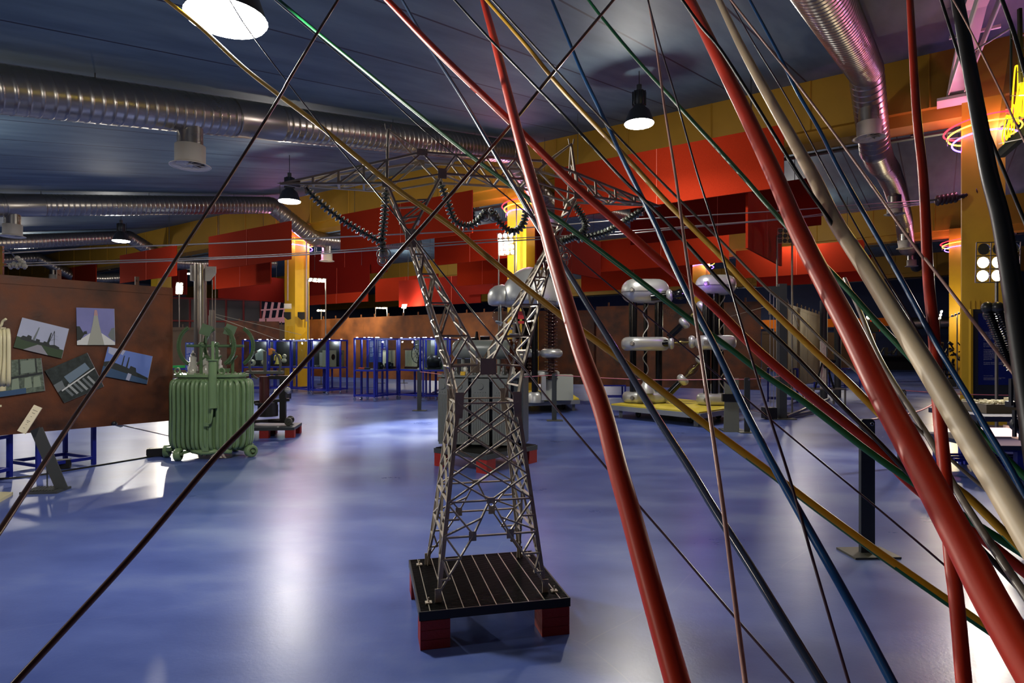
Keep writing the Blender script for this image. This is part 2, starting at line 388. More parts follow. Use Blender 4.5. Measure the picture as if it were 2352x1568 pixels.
for i, p in enumerate(seen+hid):
    lab = LABS.get(i) or {4:'small lit lamp far back beside the steel mast', 5:'tiny far lamp seen under the pylon insulator loop'}.get(i, 'unseen lamp light without a fixture, hall row %s' % 'abcdefghijklmnop'[i-6] if i >= 6 else '')
    if i < 6:
        if first: lp.location = p; lp['label'] = lab; lp['group'] = 'high bay lamps under the ceiling'; first = False
        else: dup(lp, p, 0, lab, 'high bay lamps under the ceiling')
    pw = LAMP_W*(.5 if i in (0, 9) else 1)*(.8 if i > 10 else 1)
    light('SPOT', 'lamp_light', (p.x, p.y, p.z-.07), pw*.75, LAMP_COL if i < 6 else (1,.9,.78), .16, (p.x, p.y, 0), math.radians(166), .35)
    light('POINT', 'lamp_light', (p.x, p.y, p.z-.2), pw*(.22 if i != 0 else .5), LAMP_COL, .14)

# ------------------------------------------------------------------ ducts with air diffusers
def duct(label, b0, t0, t1, diffs, dlabels):
    def c(t):
        if t < 14: z = ceil_z(t)-.4
        else:
            ks = [(14, ceil_z(14)-.4), (16, 6.02), (17.5, 6.1), (20, 6.5), (23, 6.75), (29.5, 6.75), (32.3, 6.0), (34, 6.2), (37, 6.7), (60, 6.7)]
            for (u, zu), (v, zv) in zip(ks, ks[1:]):
                if u <= t <= v: z = zu+(zv-zu)*(t-u)/(v-u); break
        return AB(t, b0, z)
    T = thing('ventilation_duct', label, 'duct', AB(t0, b0, 0)); off = Vector(T.location)
    for s0, s1 in [(t0, 5.9), (6.7, 13.9), (13.9, 18), (18, t1)]:
        if s0 >= s1: continue
        m = MB(); m.off = off; pts = []; rs = []; step = .14
        n = int((s1-s0)/step)
        for i in range(n):
            t = s0+(s1-s0)*i/n; pts += [c(t), c(t+.006), c(t+.014), c(t+.020), c(t+.03), c(t+.11)]; rs += [.31, .3155, .3155, .31, .31, .31]
        pts.append(c(s1)); rs.append(.31)
        m.tube(pts, rs, 26); m.build('spiral_section', GALV, T)
    m = MB(); m.off = off; m.tube([c(5.85), c(5.88), c(6.72), c(6.75)], [.325,.315,.315,.325], 26); m.build('plain_collar', GALV, T)
    for t in diffs:
        p = c(t)
        if t > t1 or t < t0: continue
        q = MB(); q.off = off; q.cyl(p-Vector((0,0,.2)), p-Vector((0,0,.56)), .19, n=24, caps=False); nk = q.build('diffuser', GALV, T, 'galvanised neck with white round swirl outlet')
        q = MB(); q.off = off; e = p-Vector((0,0,.53)); q.prof(e, e-Vector((0,0,.33)), [(0,.19),(0,.225),(.82,.225),(.88,.24),(.97,.305),(1,.305),(.96,.28),(.88,.21),(.3,.2)], 28, False)
        q.build('outlet_ring', WHITEP, nk)
        q = MB(); q.off = off; f = e-Vector((0,0,.27)); q.cyl(f, f-Vector((0,0,.04)), .05, n=12)
        for k in range(9):
            al = 2*PI*k/9; R = Matrix.Rotation(al, 3, 'Z')@Matrix.Rotation(.6, 3, 'X'); q.box(f+Matrix.Rotation(al,3,'Z')@Vector((.13,0,-.01)), (.16,.09,.006), R=R)
        q.build('swirl_vanes', WHITEP, nk)
    m = MB(); m.off = off; t = t0+1
    while t < t1:
        if not 14 < t < 18:
            p = c(t); top = ceil_z(t); m.bar(p+Vector((0,0,.3)), (p.x, p.y, top), .01)
        t += 2.9
    m.build('hanger_rod', DSTEEL, T)
duct('large silver spiral duct across the upper left with one white swirl outlet', 9.85, -3, 26, (5.15, 16.3), 0)
duct('silver spiral duct at mid height on the left, below the largest duct', 20.9, -3, 22, (6.05, 16.6), 0)
duct('dim spiral duct low at far left above the rusty panel, third from the top', 32.5, -3, 22, (14.9,), 0)
duct('farthest spiral duct at far left just above the rusty panel', 44.2, -3, 20, (14.8,), 0)
duct('silver spiral duct descending from the top right corner into the distance', 1.2, -3, 46, (14.6, 23.4, 30.2, 38), 0)
m = MB(); 
for t in [i*.16 for i in range(int(18/.16))]: m.cyl(AB(52, -6+t, 3.4), AB(52, -6+t+.15, 3.4), .42, n=18, caps=False)
m.prof(AB(52,-6,3.4), AB(52,12,3.4), [(0,.4),(1,.4)], 18)
tag(m.build('ventilation_duct', GALV), 'horizontal silver duct on the far dark wall at right', 'duct')
m = MB(); m.bar(AB(15.7,-.25,6.7), AB(12,-.45,6.86), .3, .08); m.bar(AB(12,-.45,6.86), AB(4,-.85,5.3), .3, .08)
m.bar(AB(15.7,-.12,6.78), AB(4,-.72,5.38), .02, .16); m.bar(AB(15.7,-.38,6.78), AB(4,-.98,5.38), .02, .16)
m.box(AB(15.5,-.25,6.6), (.6,.5,.06), rz=-TH)
for t in (13, 10.6): m.bar(AB(t,-.05-(15.7-t)*.03,ceil_z(t)-.35), AB(t,-.75-(15.7-t)*.03,ceil_z(t)-.35), .05)
tag(m.build('steel_channel', WHITEP), 'pale steel channel under the ceiling leading to the right yellow column, lit pink', 'steel channel')
light('POINT', 'neon_light', AB(12.6, -1.1, 6.0), 12, (1,.25,.6), .1)  # extra pink light added to tint the channel; no neon tube here

# ------------------------------------------------------------------ red acoustic banners
BD = Vector((-CA, SA, 0)); AD = Vector((SA, CA, 0))
def banner(label, rx, top, bot, lx, H=1.25, m=None, along=BD, seams=1):
    d = H*F/(bot-top); R = P(rx, top, d); k = (lx-1176)/F
    t = (R.x-k*R.y)/(k*along.y-along.x); L = R+along*t; n = Vector((along.y, -along.x, 0))*.05
    T = thing('acoustic_banner', label, 'banner', (R.x, R.y, 0), group='red acoustic banners under the ceiling')
    b = MB(); b.off = Vector((R.x, R.y, 0)); b.prism([R, L, L-Vector((0,0,H)), R-Vector((0,0,H))], n); b.build('felt_panel', m or FELT, T)
    s = MB(); s.off = b.off
    for i in range(1, seams+1):
        c = R+(L-R)*i/(seams+1); s.bar(c-n*.1, c-n*.1-Vector((0,0,H)), .012)
    s.build('seam_strip', mat('seam_red', (206,92,70), .7), T)
    for f in (.12, .88):
        w = MB(); w.off = b.off; c = R+(L-R)*f+n*.5; a = c.x*SA+c.y*CA; w.bar(c, (c.x, c.y, ceil_z(a)-.01 if not 15.6 < a < 16.4 else 6.5), .012)
        w.build('hanging_wire', DSTEEL, T)
banner('largest bright red banner at upper right, crossed by the pylon arm', 1800, 285, 429, 1274)
banner('long dark red banner directly below the largest bright one', 1886, 404, 516, 1448, m=FELTD)
banner('red banner ending left of the spotlight mast, above the twin generator', 1674, 521, 601, 1380)
banner('orange lit banner just over the left head of the twin generator', 1590, 592, 655, 1335)
banner('orange lit banner behind the spotlight mast at right', 1985, 550, 621, 1690)
banner('dark red banner low behind the spotlight mast, bottom one on the right', 2001, 585, 644, 1738, m=FELTD)
banner('red banner behind the middle yellow column, right of it', 1300, 520, 590, 1236)
banner('bright red banner behind the left leg top of the pylon', 1084, 436, 534, 782)
banner('dark red wide banner starting at the left yellow column', 888, 562, 624, 706, m=FELTD)
banner('bright red banner between the pylon leg and middle column, upper one', 1168, 507, 592, 998)
banner('red banner low left of the middle column, under the brighter one', 1169, 575, 648, 1050)
banner('short dark red banner left of the silver dome head', 1190, 600, 670, 1078, m=FELTD)
banner('dark red banner under the gap behind the left pylon leg', 1104, 628, 695, 916, m=FELTD, seams=2)
banner('orange lit low banner to the right of the left yellow column', 845, 640, 692, 706)
banner('red low banner ending behind the left pylon leg, orange at its end', 1006, 628, 684, 862)
banner('dark red low banner left of the pylon leg, under the wide one', 848, 607, 668, 706, m=FELTD)
banner('large bright red banner left of the left yellow column', 667, 507, 595, 479)
banner('red banner hanging just below the large left one', 621, 574, 651, 487)
banner('red banner at far left between dim duct and rusty panel', 404, 562, 633, 275)
banner('smallest leftmost red banner over the rusty panel', 220, 599, 648, 125)
banner('narrow dark red banner between rusty panel and steel mast', 428, 618, 676, 395, m=FELTD)
banner('dark red banner turned end-on, low left of the left column', 651, 640, 695, 500, m=FELTD, along=AD, seams=2)
banner('dark red banner turned end-on beside the red pipe near middle column', 1380, 555, 641, 1232, m=FELTD, along=-AD)
banner('glossy red banner turned end-on, beside the spotlight mast', 1796, 500, 611, 1718, along=-AD)

# ------------------------------------------------------------------ leaning pipes, cables and wires in the foreground
def cable(name, label, cat, D, pts, m, ext=(True, True), twotone=None, n=12, group=None):
    pts = [(x, y, w) for x, y, w in pts]
    import numpy as np
    q = [0.]
    for u, v in zip(pts, pts[1:]): q.append(q[-1]+math.hypot(u[0]-v[0], u[1]-v[1]))
    q = np.array(q)/q[-1]; cf = np.polyfit(q, [p[2] for p in pts], 2 if len(pts) > 3 else 1)     # the visible thickness gives the distance
    W3 = [P(x, y, D*F/float(np.polyval(cf, t))) for (x, y, w), t in zip(pts, q)]
    if ext[0]:
        q, p = W3[0], W3[1]; d = (q-p).normalized(); k = 0
        while k < 80:
            e = q+d*k*.1; a = e.x*SA+e.y*CA
            if e.z > ceil_z(a) or k >= 79: break
            k += 1
        if k > 1:
            Lx = max(.1, k*.1-.05); st = min((q-p).length, Lx); t = 0; add = []
            while t < Lx-1e-3: t = min(Lx, t+st); st *= 1.5; add.append(q+d*t)
            W3[:0] = add[::-1]
    if ext[1]:
        q, p = W3[-1], W3[-2]; d = (q-p).normalized()
        if d.z < -.02:
            t = (q.z-.0)/-d.z; t = min(t, 6)
            Lx = t; st = min((q-p).length, Lx); t = 0
            while t < Lx-1e-3: t = min(Lx, t+st); st *= 1.5; W3.append(q+d*t)
    path = smooth_path(W3, 6); b = MB()
    if twotone: b.tube(path, D/2, 16, kf=lambda i, j: 1 if ((j+int(i*.07)) % 16) < 5 else 0)
    else: b.tube(path, D/2, n)
    o = b.build(name, [m, twotone] if twotone else m); tag(o, label, cat, group); return o
cable('ground_cable', 'thick yellow and green striped cable falling from top left to bottom right', 'cable', .026,
  [(382,0,8),(462,64,8.5),(554,150,9.5),(643,220,10),(727,283,11),(835,372,12),(920,440,12.5),(1033,517,13.5),(1108,580,14.5),(1179,638,15),(1294,728,15),(1372,785,15.5),(1462,853,16),(1627,980,17),(1760,1078,18),(1879,1168,19),(2030,1278,21),(2208,1402,23),(2290,1458,24)], YELC, twotone=GREENC)
cable('brown_cable', 'shiny brown cable rising from left edge past the round outlet', 'cable', .012,
  [(776,0,6),(720,90,6.2),(664,183,6.5),(643,221,6.7),(532,400,7.5),(400,602,8.5),(278,800,10),(179,946,11.5),(0,1218,14)], COPPER)
cable('brown_cable', 'longest shiny brown cable from bottom left corner to top centre', 'cable', .018,
  [(1409,0,6.5),(1268,170,7.5),(1192,265,8),(1074,402,9),(980,510,9.5),(899,600,10),(783,739,11),(595,947,12.5),(488,1058,13.5),(313,1265,15),(40,1562,17)], COPPER)
cable('green_cable', 'green cable from the upper left crossing down to the far right post', 'cable', .024,
  [(641,0,7),(733,77,7.5),(835,160,8),(950,253,9),(1072,350,10),(1206,450,11),(1270,495,11.5),(1415,603,12.5),(1580,729,13.5),(1674,798,14),(1755,860,14.5),(1850,925,15),(1987,1030,16),(2092,1104,17),(2223,1191,18),(2352,1273,19)], GREENC)
cable('thin_wire', 'thin dark wire running close below the upper left green cable', 'wire', .006,
  [(631,0,2.6),(835,172,2.8),(977,301,3),(1087,389,3.2),(1219,497,3.4),(1350,612,3.7),(1574,798,4),(1658,869,4.3),(1773,966,4.5),(1850,1030,4.7),(2017,1168,5),(2172,1300,5.3),(2300,1420,5.8)], PURPLE, n=6)
cable('thin_wire', 'thin dark wire from the nearest lamp to the bottom centre right', 'wire', .007,
  [(527,0,2.6),(572,71,2.7),(682,217,3),(771,329,3.2),(874,453,3.5),(997,603,3.8),(1126,765,4.2),(1201,842,4.4),(1256,912,4.7),(1350,1024,5),(1474,1168,5.5),(1556,1262,6),(1689,1418,6.5),(1821,1568,7)], PURPLE, n=6)
cable('red_pipe', 'thinner red pipe slanting behind the central red pipe towards lower right', 'pipe', .04,
  [(890,0,14),(1003,117,15.5),(1169,276,17.5),(1313,418,18.5),(1419,512,19.5),(1519,602,20.5),(1625,690,21),(1730,795,21.5),(1850,898,22),(1930,962,22.5),(2010,1029,23),(2108,1124,24),(2233,1217,25),(2352,1312,26)], RED)
cable('red_pipe', 'red pipe running from top centre to bottom centre, in front of the pylon', 'pipe', .05,
  [(1110,0,15),(1138,102,18),(1164,204,21),(1197,332,25),(1217,402,27),(1247,504,30),(1274,602,33),(1316,745,37),(1340,822,40),(1383,940,44),(1418,1073,47),(1448,1178,50),(1492,1340,54),(1556,1568,60)], RED, n=28)
cable('slate_cable', 'slate blue cable crossing behind the central red pipe', 'cable', .022,
  [(924,0,6.5),(978,94,7.5),(1062,226,8.5),(1164,400,10.5),(1185,434,11),(1236,521,12),(1296,612,13),(1350,700,14),(1406,790,15),(1505,953,17),(1582,1073,18.5),(1643,1173,20),(1722,1298,21.5),(1800,1425,23),(1887,1568,25)], NAVYC, n=16)
cable('black_cable', 'slim black cable from top centre down to the right post', 'cable', .014,
  [(1044,0,5),(1120,84,5.5),(1233,201,6.3),(1309,279,6.8),(1419,399,7.6),(1478,457,8),(1554,534,8.4),(1682,676,9),(1807,798,9.8),(1865,857,10),(1930,927,10.5),(2000,996,11),(2086,1086,11.5),(2265,1272,13),(2330,1340,13.5)], BLACK)
cable('ground_cable', 'yellow and green striped cable passing above the twin generator', 'cable', .024,
  [(1118,0,8),(1207,102,9),(1268,178,9.7),(1322,239,10.2),(1447,371,11.5),(1525,457,12.3),(1600,532,13),(1656,588,13.5),(1733,672,14.3),(1865,800,15.5),(1945,874,16.3),(2022,952,17),(2172,1099,18.5),(2233,1150,19),(2352,1268,20)], YELC, twotone=GREENC)
cable('thin_wire', 'thin grey brown wire just above the upper yellow cable', 'wire', .011,
  [(1131,0,4.2),(1276,159,4.7),(1386,277,5),(1450,345,5.2),(1504,402,5.4),(1643,540,5.8),(1758,658,6.2),(1820,712,6.4),(1898,790,6.7),(1980,864,7),(2182,1053,8),(2272,1131,8.6),(2400,1245,9.2)], GREYC, n=8)
cable('blue_cable', 'blue cable from top centre ending at the bottom right', 'cable', .022,
  [(1268,0,7),(1314,112,8),(1342,178,8.7),(1396,289,9.7),(1427,357,10.3),(1468,440,11.3),(1504,512,12),(1542,597,13),(1595,706,14.3),(1643,798,15.4),(1709,938,17),(1786,1086,18.5),(1838,1180,19.5),(1953,1385,21),(2050,1568,23)], BLUEC, n=16)
cable('pale_wire', 'pale pink cable falling almost straight down right of centre', 'cable', .011,
  [(1489,0,4.2),(1508,112,4.8),(1526,245,5.5),(1551,400,6.3),(1572,553,7.3),(1592,693,8),(1608,798,8.6),(1635,984,9.6),(1663,1180,10.5),(1684,1347,11.5),(1712,1568,12.5)], PINKW)
cable('thin_wire', 'thin purple wire beside the pale pink cable', 'wire', .008,
  [(1488,0,3.6),(1516,104,3.9),(1554,230,4.3),(1602,400,4.8),(1648,543,5.2),(1676,650,5.5),(1718,795,6),(1760,933,6.4),(1806,1073,6.8),(1837,1180,7),(1887,1354,7.5),(1950,1568,8)], PURPLE, n=8)
cable('green_cable', 'green cable going from upper right behind the big red and beige pipes', 'cable', .02,
  [(1352,0,6.5),(1381,38,6.8),(1457,130,7.8),(1554,237,8.8),(1702,400,10.3),(1753,459,10.8),(1817,530,11.5),(1936,653,12.6),(2005,730,13.3),(2102,833,14.2),(2257,999,15.6),(2303,1045,16.2),(2352,1093,16.7)], GREENC)
cable('red_pipe', 'biggest thick red pipe leaning from top right of centre to bottom right corner', 'pipe', .063,
  [(1584,0,23),(1647,128,28),(1701,237,32),(1778,400,37),(1833,528,41),(1898,655,46),(1957,766,50),(2025,905,55),(2094,1032,60),(2203,1237,69),(2262,1352,74),(2305,1430,78),(2385,1568,84)], RED, n=36)
cable('beige_pipe', 'thick beige pipe leaning parallel to the biggest red pipe', 'pipe', .05,
  [(1651,0,11),(1691,84,17),(1720,140,20),(1779,247,24),(1866,402,29),(1915,502,32),(1988,615,36),(2069,747,41),(2152,882,47),(2248,1044,54),(2290,1110,57),(2352,1215,62),(2450,1380,70)], BEIGE, n=32)
cable('blue_cable', 'blue cable at upper right passing the round outlet to the right edge', 'cable', .016,
  [(1722,0,6),(1784,115,7),(1832,212,7.7),(1881,296,8.3),(1934,400,9),(2064,631,11),(2132,757,12),(2166,816,12.6),(2220,905,13.4),(2269,990,14),(2316,1068,14.8),(2352,1135,15.4)], BLUEC)
cable('pale_wire', 'thin pale wire crossing the upper right in front of the blue cable', 'wire', .009,
  [(1679,0,4.4),(1748,88,4.8),(1822,180,5.2),(1950,352,5.8),(2104,570,6.7),(2132,602,6.8),(2241,744,7.6),(2352,888,8.4)], PINKW, n=8)
cable('thin_wire', 'thin dark wire right of the beige pipe top', 'wire', .006,
  [(1676,0,2.8),(1733,102,3),(1809,227,3.3),(1900,396,3.7),(2016,606,4.3),(2088,725,4.6),(2200,940,5.4),(2320,1180,6.4)], PURPLE, n=6)
cable('black_cable', 'black cable showing between the biggest red pipe and the beige pipe', 'cable', .014,
  [(1567,0,7),(1610,60,7),(1656,115,7.3),(1733,235,7.7),(1832,398,8.5),(1898,494,9),(1950,573,9.5),(2060,745,10.5),(2180,960,11.5),(2310,1190,13)], BLACK)
cable('red_pipe', 'near vertical red pipe at the right', 'pipe', .032,
  [(2090,0,14),(2104,243,17.5),(2120,404,20),(2132,634,22.5),(2145,766,24),(2156,933,26),(2168,1065,27.5),(2185,1280,30),(2197,1380,31),(2214,1568,33)], RED, n=20)
cable('black_pipe', 'thick black pipe near the right edge in front of the neon sign', 'pipe', .045,
  [(2199,0,25),(2227,153,28),(2251,287,31),(2273,404,34),(2298,500,37),(2322,640,40),(2345,800,44),(2380,1040,50)], BLACK, n=28)
cable('black_cable', 'slim black cable crossing behind the thick black pipe at top right', 'cable', .011,
  [(2162,0,6),(2199,115,6.4),(2240,224,6.8),(2282,335,7.2),(2352,505,8)], BLACK)
cable('black_cable', 'slim black cable in front of the neon sign at the right edge', 'cable', .015,
  [(2302,0,8),(2331,82,8.5),(2358,180,9)], BLACK)
cable('pale_wire', 'thin pale wire crossing in front of the neon sign', 'wire', .006,
  [(2190,0,3.6),(2224,61,3.8),(2294,201,4.2),(2340,298,4.5),(2400,420,5)], PINKW, n=6)
cable('grey_cable', 'grey brown cable following the right side of the biggest red pipe', 'cable', .02,
  [(1940,640,9),(1975,715,10),(2007,795,11),(2046,868,12),(2137,1011,14.5),(2194,1120,16),(2265,1233,18),(2352,1362,20)], GREYC, ext=(False, True))

# ================================================================== MODEL PYLON ON ITS GRATED PLATFORM
ROT = math.atan2(.229, .973)
PC = Vector((-.168, 3.55, 0)); ZP = .19
PT = thing('grating_platform', 'low black steel grating on red wooden blocks carrying the model pylon', 'platform', PC, ROT)
b = MB(); h = .392
for s in (-1, 1):
    b.box((0, s*h, ZP-.021), (2*h+.01, .008, .045)); b.box((s*h, 0, ZP-.021), (.008, 2*h, .045))
b.build('frame', GRATE, PT)
b = MB(); n = 46
for i in range(1, n): b.box((0, -h+2*h*i/n, ZP-.016), (2*h, .003, .03))
b.build('bearing_bars', GRATE, PT)
b = MB()
for i in range(9): b.box((-h+.05+i*(2*h-.1)/8, 0, ZP), (.004, 2*h, .004))
b.build('cross_rods', mat('worn_rod', (170,165,150), .35, .7), PT)
for sx, sy in ((-1,-1),(1,-1),(-1,1),(1,1)):
    b = MB()
    for i in range(3): b.box((sx*(h-.076), sy*(h-.07), (ZP-.045)*(i+.5)/3), (.15, .15, (ZP-.045)/3-.002))
    b.build('foot_block', REDW, PT)

T = thing('transmission_pylon', 'grey lattice model of a high voltage pylon standing on the grating', 'pylon model', (PC.x, PC.y, ZP), ROT)
def L3(s, v, z): return Vector((s, v, z-ZP))
W = .0125
def strut(b, p, q, w=W, t=.0085): b.bar(p, q, w, t)
def hw(z): return .29-.1225*(z-.19)
def leg_pt(i, j, z): h_ = hw(z); return L3(i*h_, j*h_, z)
for i in (-1, 1):
    for j in (-1, 1):
        b = MB(); p, q = leg_pt(i,j,ZP), leg_pt(i,j,1.21)
        b.bar(p, q, .022, .006); b.bar(p+Vector((0,-j*.009,0)), q+Vector((0,-j*.009,0)), .006, .022)
        pl = b.build('leg', PYLON, T)
        c = MB(); c.box(p+Vector((i*.0,0,.035)), (.034,.006,.07)); c.box(p+Vector((i*.05,0,.004)), (.034,.034,.007)); c.cyl(p+Vector((i*.05,0,.007)), p+Vector((i*.05,0,.03)), .004, n=6); c.build('foot_plate', PYLON, pl)
def face(i0, f):    # f maps (side -1..1, z) onto a face of the tapering body
    b = MB()
    g = MB()
    zs = [.51, .69]
    for z in zs: strut(b, f(-1,z), f(1,z))
    # foot K-frames: from feet to the two plates on the .51 line, then to the centre of the .69 line
    for s in (-1,1):
        k = .40*s; strut(b, f(s,ZP+.05), f(k,.51)); strut(b, f(k,.51), f(.03*s,.69)); strut(b, f(s,.52), f(.63*s,.40)); strut(b, f(s,.40), f(.63*s,.40)); strut(b, f(s,.40), f(.83*s,.30)); strut(b, f(s,.30), f(.83*s,.30))
        strut(b, f(s,.68), f(k,.52)); strut(b, f(s,.52), f(.22*s,.6)); 
        strut(b, f(s,.6), f(.72*s,.6))
        g = MB(); g.bar(f(k-.07*s,.51), f(k+.09*s,.51), .006, .05, up=(0,0,1)); g.build('gusset_plate', PYLON, T)
    g = MB(); g.box(f(0,.69), (.045,.012,.03) if i0 < 2 else (.012,.045,.03)); g.build('gusset_plate', PYLON, T)
    # crossing lattice of the trunk
    Lv = [.69,.82,.95,1.08,1.21]
    for a_, c_ in ((0,2),(1,3),(2,4)):
        strut(b, f(-1,Lv[a_]), f(1,Lv[c_])); strut(b, f(1,Lv[a_]), f(-1,Lv[c_]))
    strut(b, f(-1,.82), f(0,.69)); strut(b, f(1,.82), f(0,.69)); strut(b, f(-1,1.08), f(0,1.21)); strut(b, f(1,1.08), f(0,1.21)); strut(b, f(-1,1.21), f(1,1.21))
    b.build('lattice_face', PYLON, T)
face(0, lambda s, z: L3(s*hw(z), -hw(z)-.004, z)); face(1, lambda s, z: L3(s*hw(z), hw(z)+.004, z))
face(2, lambda s, z: L3(-hw(z)-.004, s*hw(z), z)); face(3, lambda s, z: L3(hw(z)+.004, s*hw(z), z))
def gusset(pts, d=.004):
    b = MB(); b.prism(pts, (0, d, 0)); 
    c = sum((Vector(p) for p in pts), Vector())/len(pts)
    for p in pts: q = c+(Vector(p)-c)*.7; b.cyl(q-Vector((0,.004,0)), q+Vector((0,.006,0)), .0035, n=6)
    b.build('gusset_plate', PYLON, T)
def gus(s, v, z, w, h_): gusset([L3(s-w,v,z-h_), L3(s+w,v,z-h_), L3(s+w,v,z+h_), L3(s-w,v,z+h_)])
hv = .165
for v in (-hv, hv):
    for s in (-1,1): gusset([L3(s*(hv-.02),v-.01,1.13), L3(s*(hv+.022),v-.01,1.13), L3(s*(hv+.022),v-.01,1.27), L3(s*(hv-.03),v-.01,1.27)])
# the two leaning arms: outer and inner chords, front and back
def vz(z): return hv-(hv-.05)*(z-1.21)/(2.13-1.21) if z < 2.13 else .05+(.095-.05)*(z-2.13)/.27
ZN = 2.13
def outer(s, z): 
    if z < 1.41: return s*(.165+(.205-.165)*(z-1.21)/.2)
    return s*(.205+(.425-.205)*(z-1.41)/(ZN-1.41))
def inner(s, z): return s*(.01+(.40-.01)*(z-1.41)/(ZN-1.41))
for s in (-1, 1):
    A = MB()
    for v in (-1, 1):
        O = lambda z: L3(outer(s,z), v*vz(z), z)
        I = lambda z: L3(inner(s,z), v*vz(z), z)
        A.bar(O(1.21), O(1.41), .02, .011); A.bar(O(1.41), O(ZN), .02, .011); A.bar(I(1.41), I(ZN), .018, .011)
        strut(A, O(1.22), I(1.41), .013); strut(A, O(1.41), I(1.42), .014)
        zz = [1.41, 1.58, 1.76, 1.92, 2.03]
        for k in range(1, 5):
            strut(A, O(zz[k]), I(zz[k])); strut(A, O(zz[k-1]), I(zz[k]))
    for k, z in enumerate([1.3,1.41,1.5,1.58,1.67,1.76,1.85,1.92,2.03]):
        strut(A, L3(outer(s,z),-vz(z),z), L3(outer(s,z),vz(z),z)); z2 = z+.09
        strut(A, L3(outer(s,z),-vz(z)*(1 if k%2 else -1),z), L3(outer(s,z2),vz(z2)*(1 if k%2 else -1),z2))
        if z >= 1.41: strut(A, L3(inner(s,z),-vz(z),z), L3(inner(s,z2),vz(z2),z2)); strut(A, L3(inner(s,z),vz(z),z), L3(inner(s,z2),-vz(z2),z2))
    A.build('leaning_arm', PYLON, T)
    # bright strips: splice plates on the outer chord
    A = MB()
    for k in range(5):
        z0, z1 = 1.24+k*.17, 1.24+k*.17+.16
        A.bar(L3(outer(s,z0)+s*.012, -vz(z0)*.6, z0), L3(outer(s,z1)+s*.012, -vz(z1)*.6, z1), .016, .004)
    A.build('splice_strip', PYLON, T)
    gus(s*.415, -.058, ZN-.01, .03, .05)
    # upper fork from the narrow node to the bridge
    Fk = MB()
    for v in (-.09, .09):
        n_ = L3(s*.425, v*.55, ZN); n1 = L3(s*.545, v, 2.405); g2 = L3(s*.246, v, 2.475); g1 = L3(s*.356, v, 2.585)
        Fk.bar(n_, n1, .016, .011); Fk.bar(n_, g2, .016, .011)
        strut(Fk, L3(s*.465,v*.8,2.22), L3(s*.37,v*.8,2.24)); strut(Fk, L3(s*.50,v*.9,2.31), L3(s*.33,v*.9,2.33)); strut(Fk, L3(s*.465,v*.8,2.22), L3(s*.33,v*.9,2.33))
        strut(Fk, n1, g1, .014); strut(Fk, g1, g2, .016); strut(Fk, n1, g2, .014)
    for z, a_, c_ in ((2.22,.465,.37),(2.31,.50,.33)):
        strut(Fk, L3(s*a_,-.075,z), L3(s*a_,.075,z)); strut(Fk, L3(s*c_,-.075,z), L3(s*c_,.075,z))
    Fk.build('fork', PYLON, T)
    # crossarm
    X = MB(); tip = L3(s*1.10, 0, 2.39)
    N1 = 2.405
    for v in (-.095, .095):
        g1 = L3(s*.356, v, 2.585); n1 = L3(s*.545, v, N1)
        X.bar(g1, tip, .014, .011); X.bar(n1, tip, .014, .011)
        tp = lambda k: g1+(tip-g1)*k
        bt = lambda k: n1+(tip-n1)*k
        for k in (.0,.22,.46,.70):
            kk = (s*(.545+k*.555)-s*.356)/(s*1.10-s*.356); strut(X, tp(kk), bt(k))
        for k, k2 in ((.0,.22),(.22,.46),(.46,.70)):
            kk = ((.545+k*.555)-.356)/(1.10-.356); strut(X, tp(kk), bt(k2))
    for k in (0,.22,.46,.7):
        w_ = .095*(1-k); x_ = .545+k*.555; zb = N1+(2.39-N1)*k
        strut(X, L3(s*x_,-w_,zb), L3(s*x_,w_,zb))
        w2 = .095*(1-k-.22); strut(X, L3(s*x_,-w_,zb), L3(s*(x_+.12),w2,zb))
    X.build('crossarm', PYLON, T)
    b = MB(); b.prism([L3(s*1.0,-.006,2.375), L3(s*1.12,-.006,2.392), L3(s*1.0,-.006,2.42)], (0,.012,0)); b.build('tip_plate', PYLON, T)
    # earth-wire peak
    K = MB(); pk = L3(s*.535, 0, 2.73)
    for v in (-.095,.095):
        K.bar(L3(s*.545,v,2.405), pk, .012, .011); strut(K, L3(s*.356,v,2.585), pk, .010)
        strut(K, L3(s*.543,v*.6,2.53), L3(s*.543,-v*.35,2.62), .008)
    for e in (-.012,.012): K.bar(pk+Vector((e,0,0)), pk+Vector((e*1.4,0,.03)), .006)
    K.build('earth_wire_peak', PYLON, T)
    for v in (-.1, .1): gus(s*.356, v, 2.585, .03, .018); gus(s*.246, v, 2.475, .024, .028); gus(s*.545, v, 2.405, .026, .024)
B_ = MB()
for v in (-.095, .095):
    B_.bar(L3(-.356,v,2.585), L3(.356,v,2.585), .013, .011); B_.bar(L3(-.246,v,2.475), L3(.246,v,2.475), .013, .011)
    xs = [-.246,-.08,.08,.246]; up = [-.17, 0, .17]
    for k in range(3): strut(B_, L3(xs[k],v,2.475), L3(up[k],v,2.585)); strut(B_, L3(up[k],v,2.585), L3(xs[k+1],v,2.475))
for x in (-.17,0,.17): strut(B_, L3(x,-.095,2.585), L3(x,.095,2.585))
for x in (-.246,-.08,.08,.246): strut(B_, L3(x,-.095,2.475), L3(x,.095,2.475))
for x in (-.246,-.08,.08): strut(B_, L3(x,-.095,2.475), L3(x+.164,.095,2.475))
B_.build('bridge', PYLON, T)
for v in (-.175,.175): gus(0, v*.93, 1.41, .045, .045)

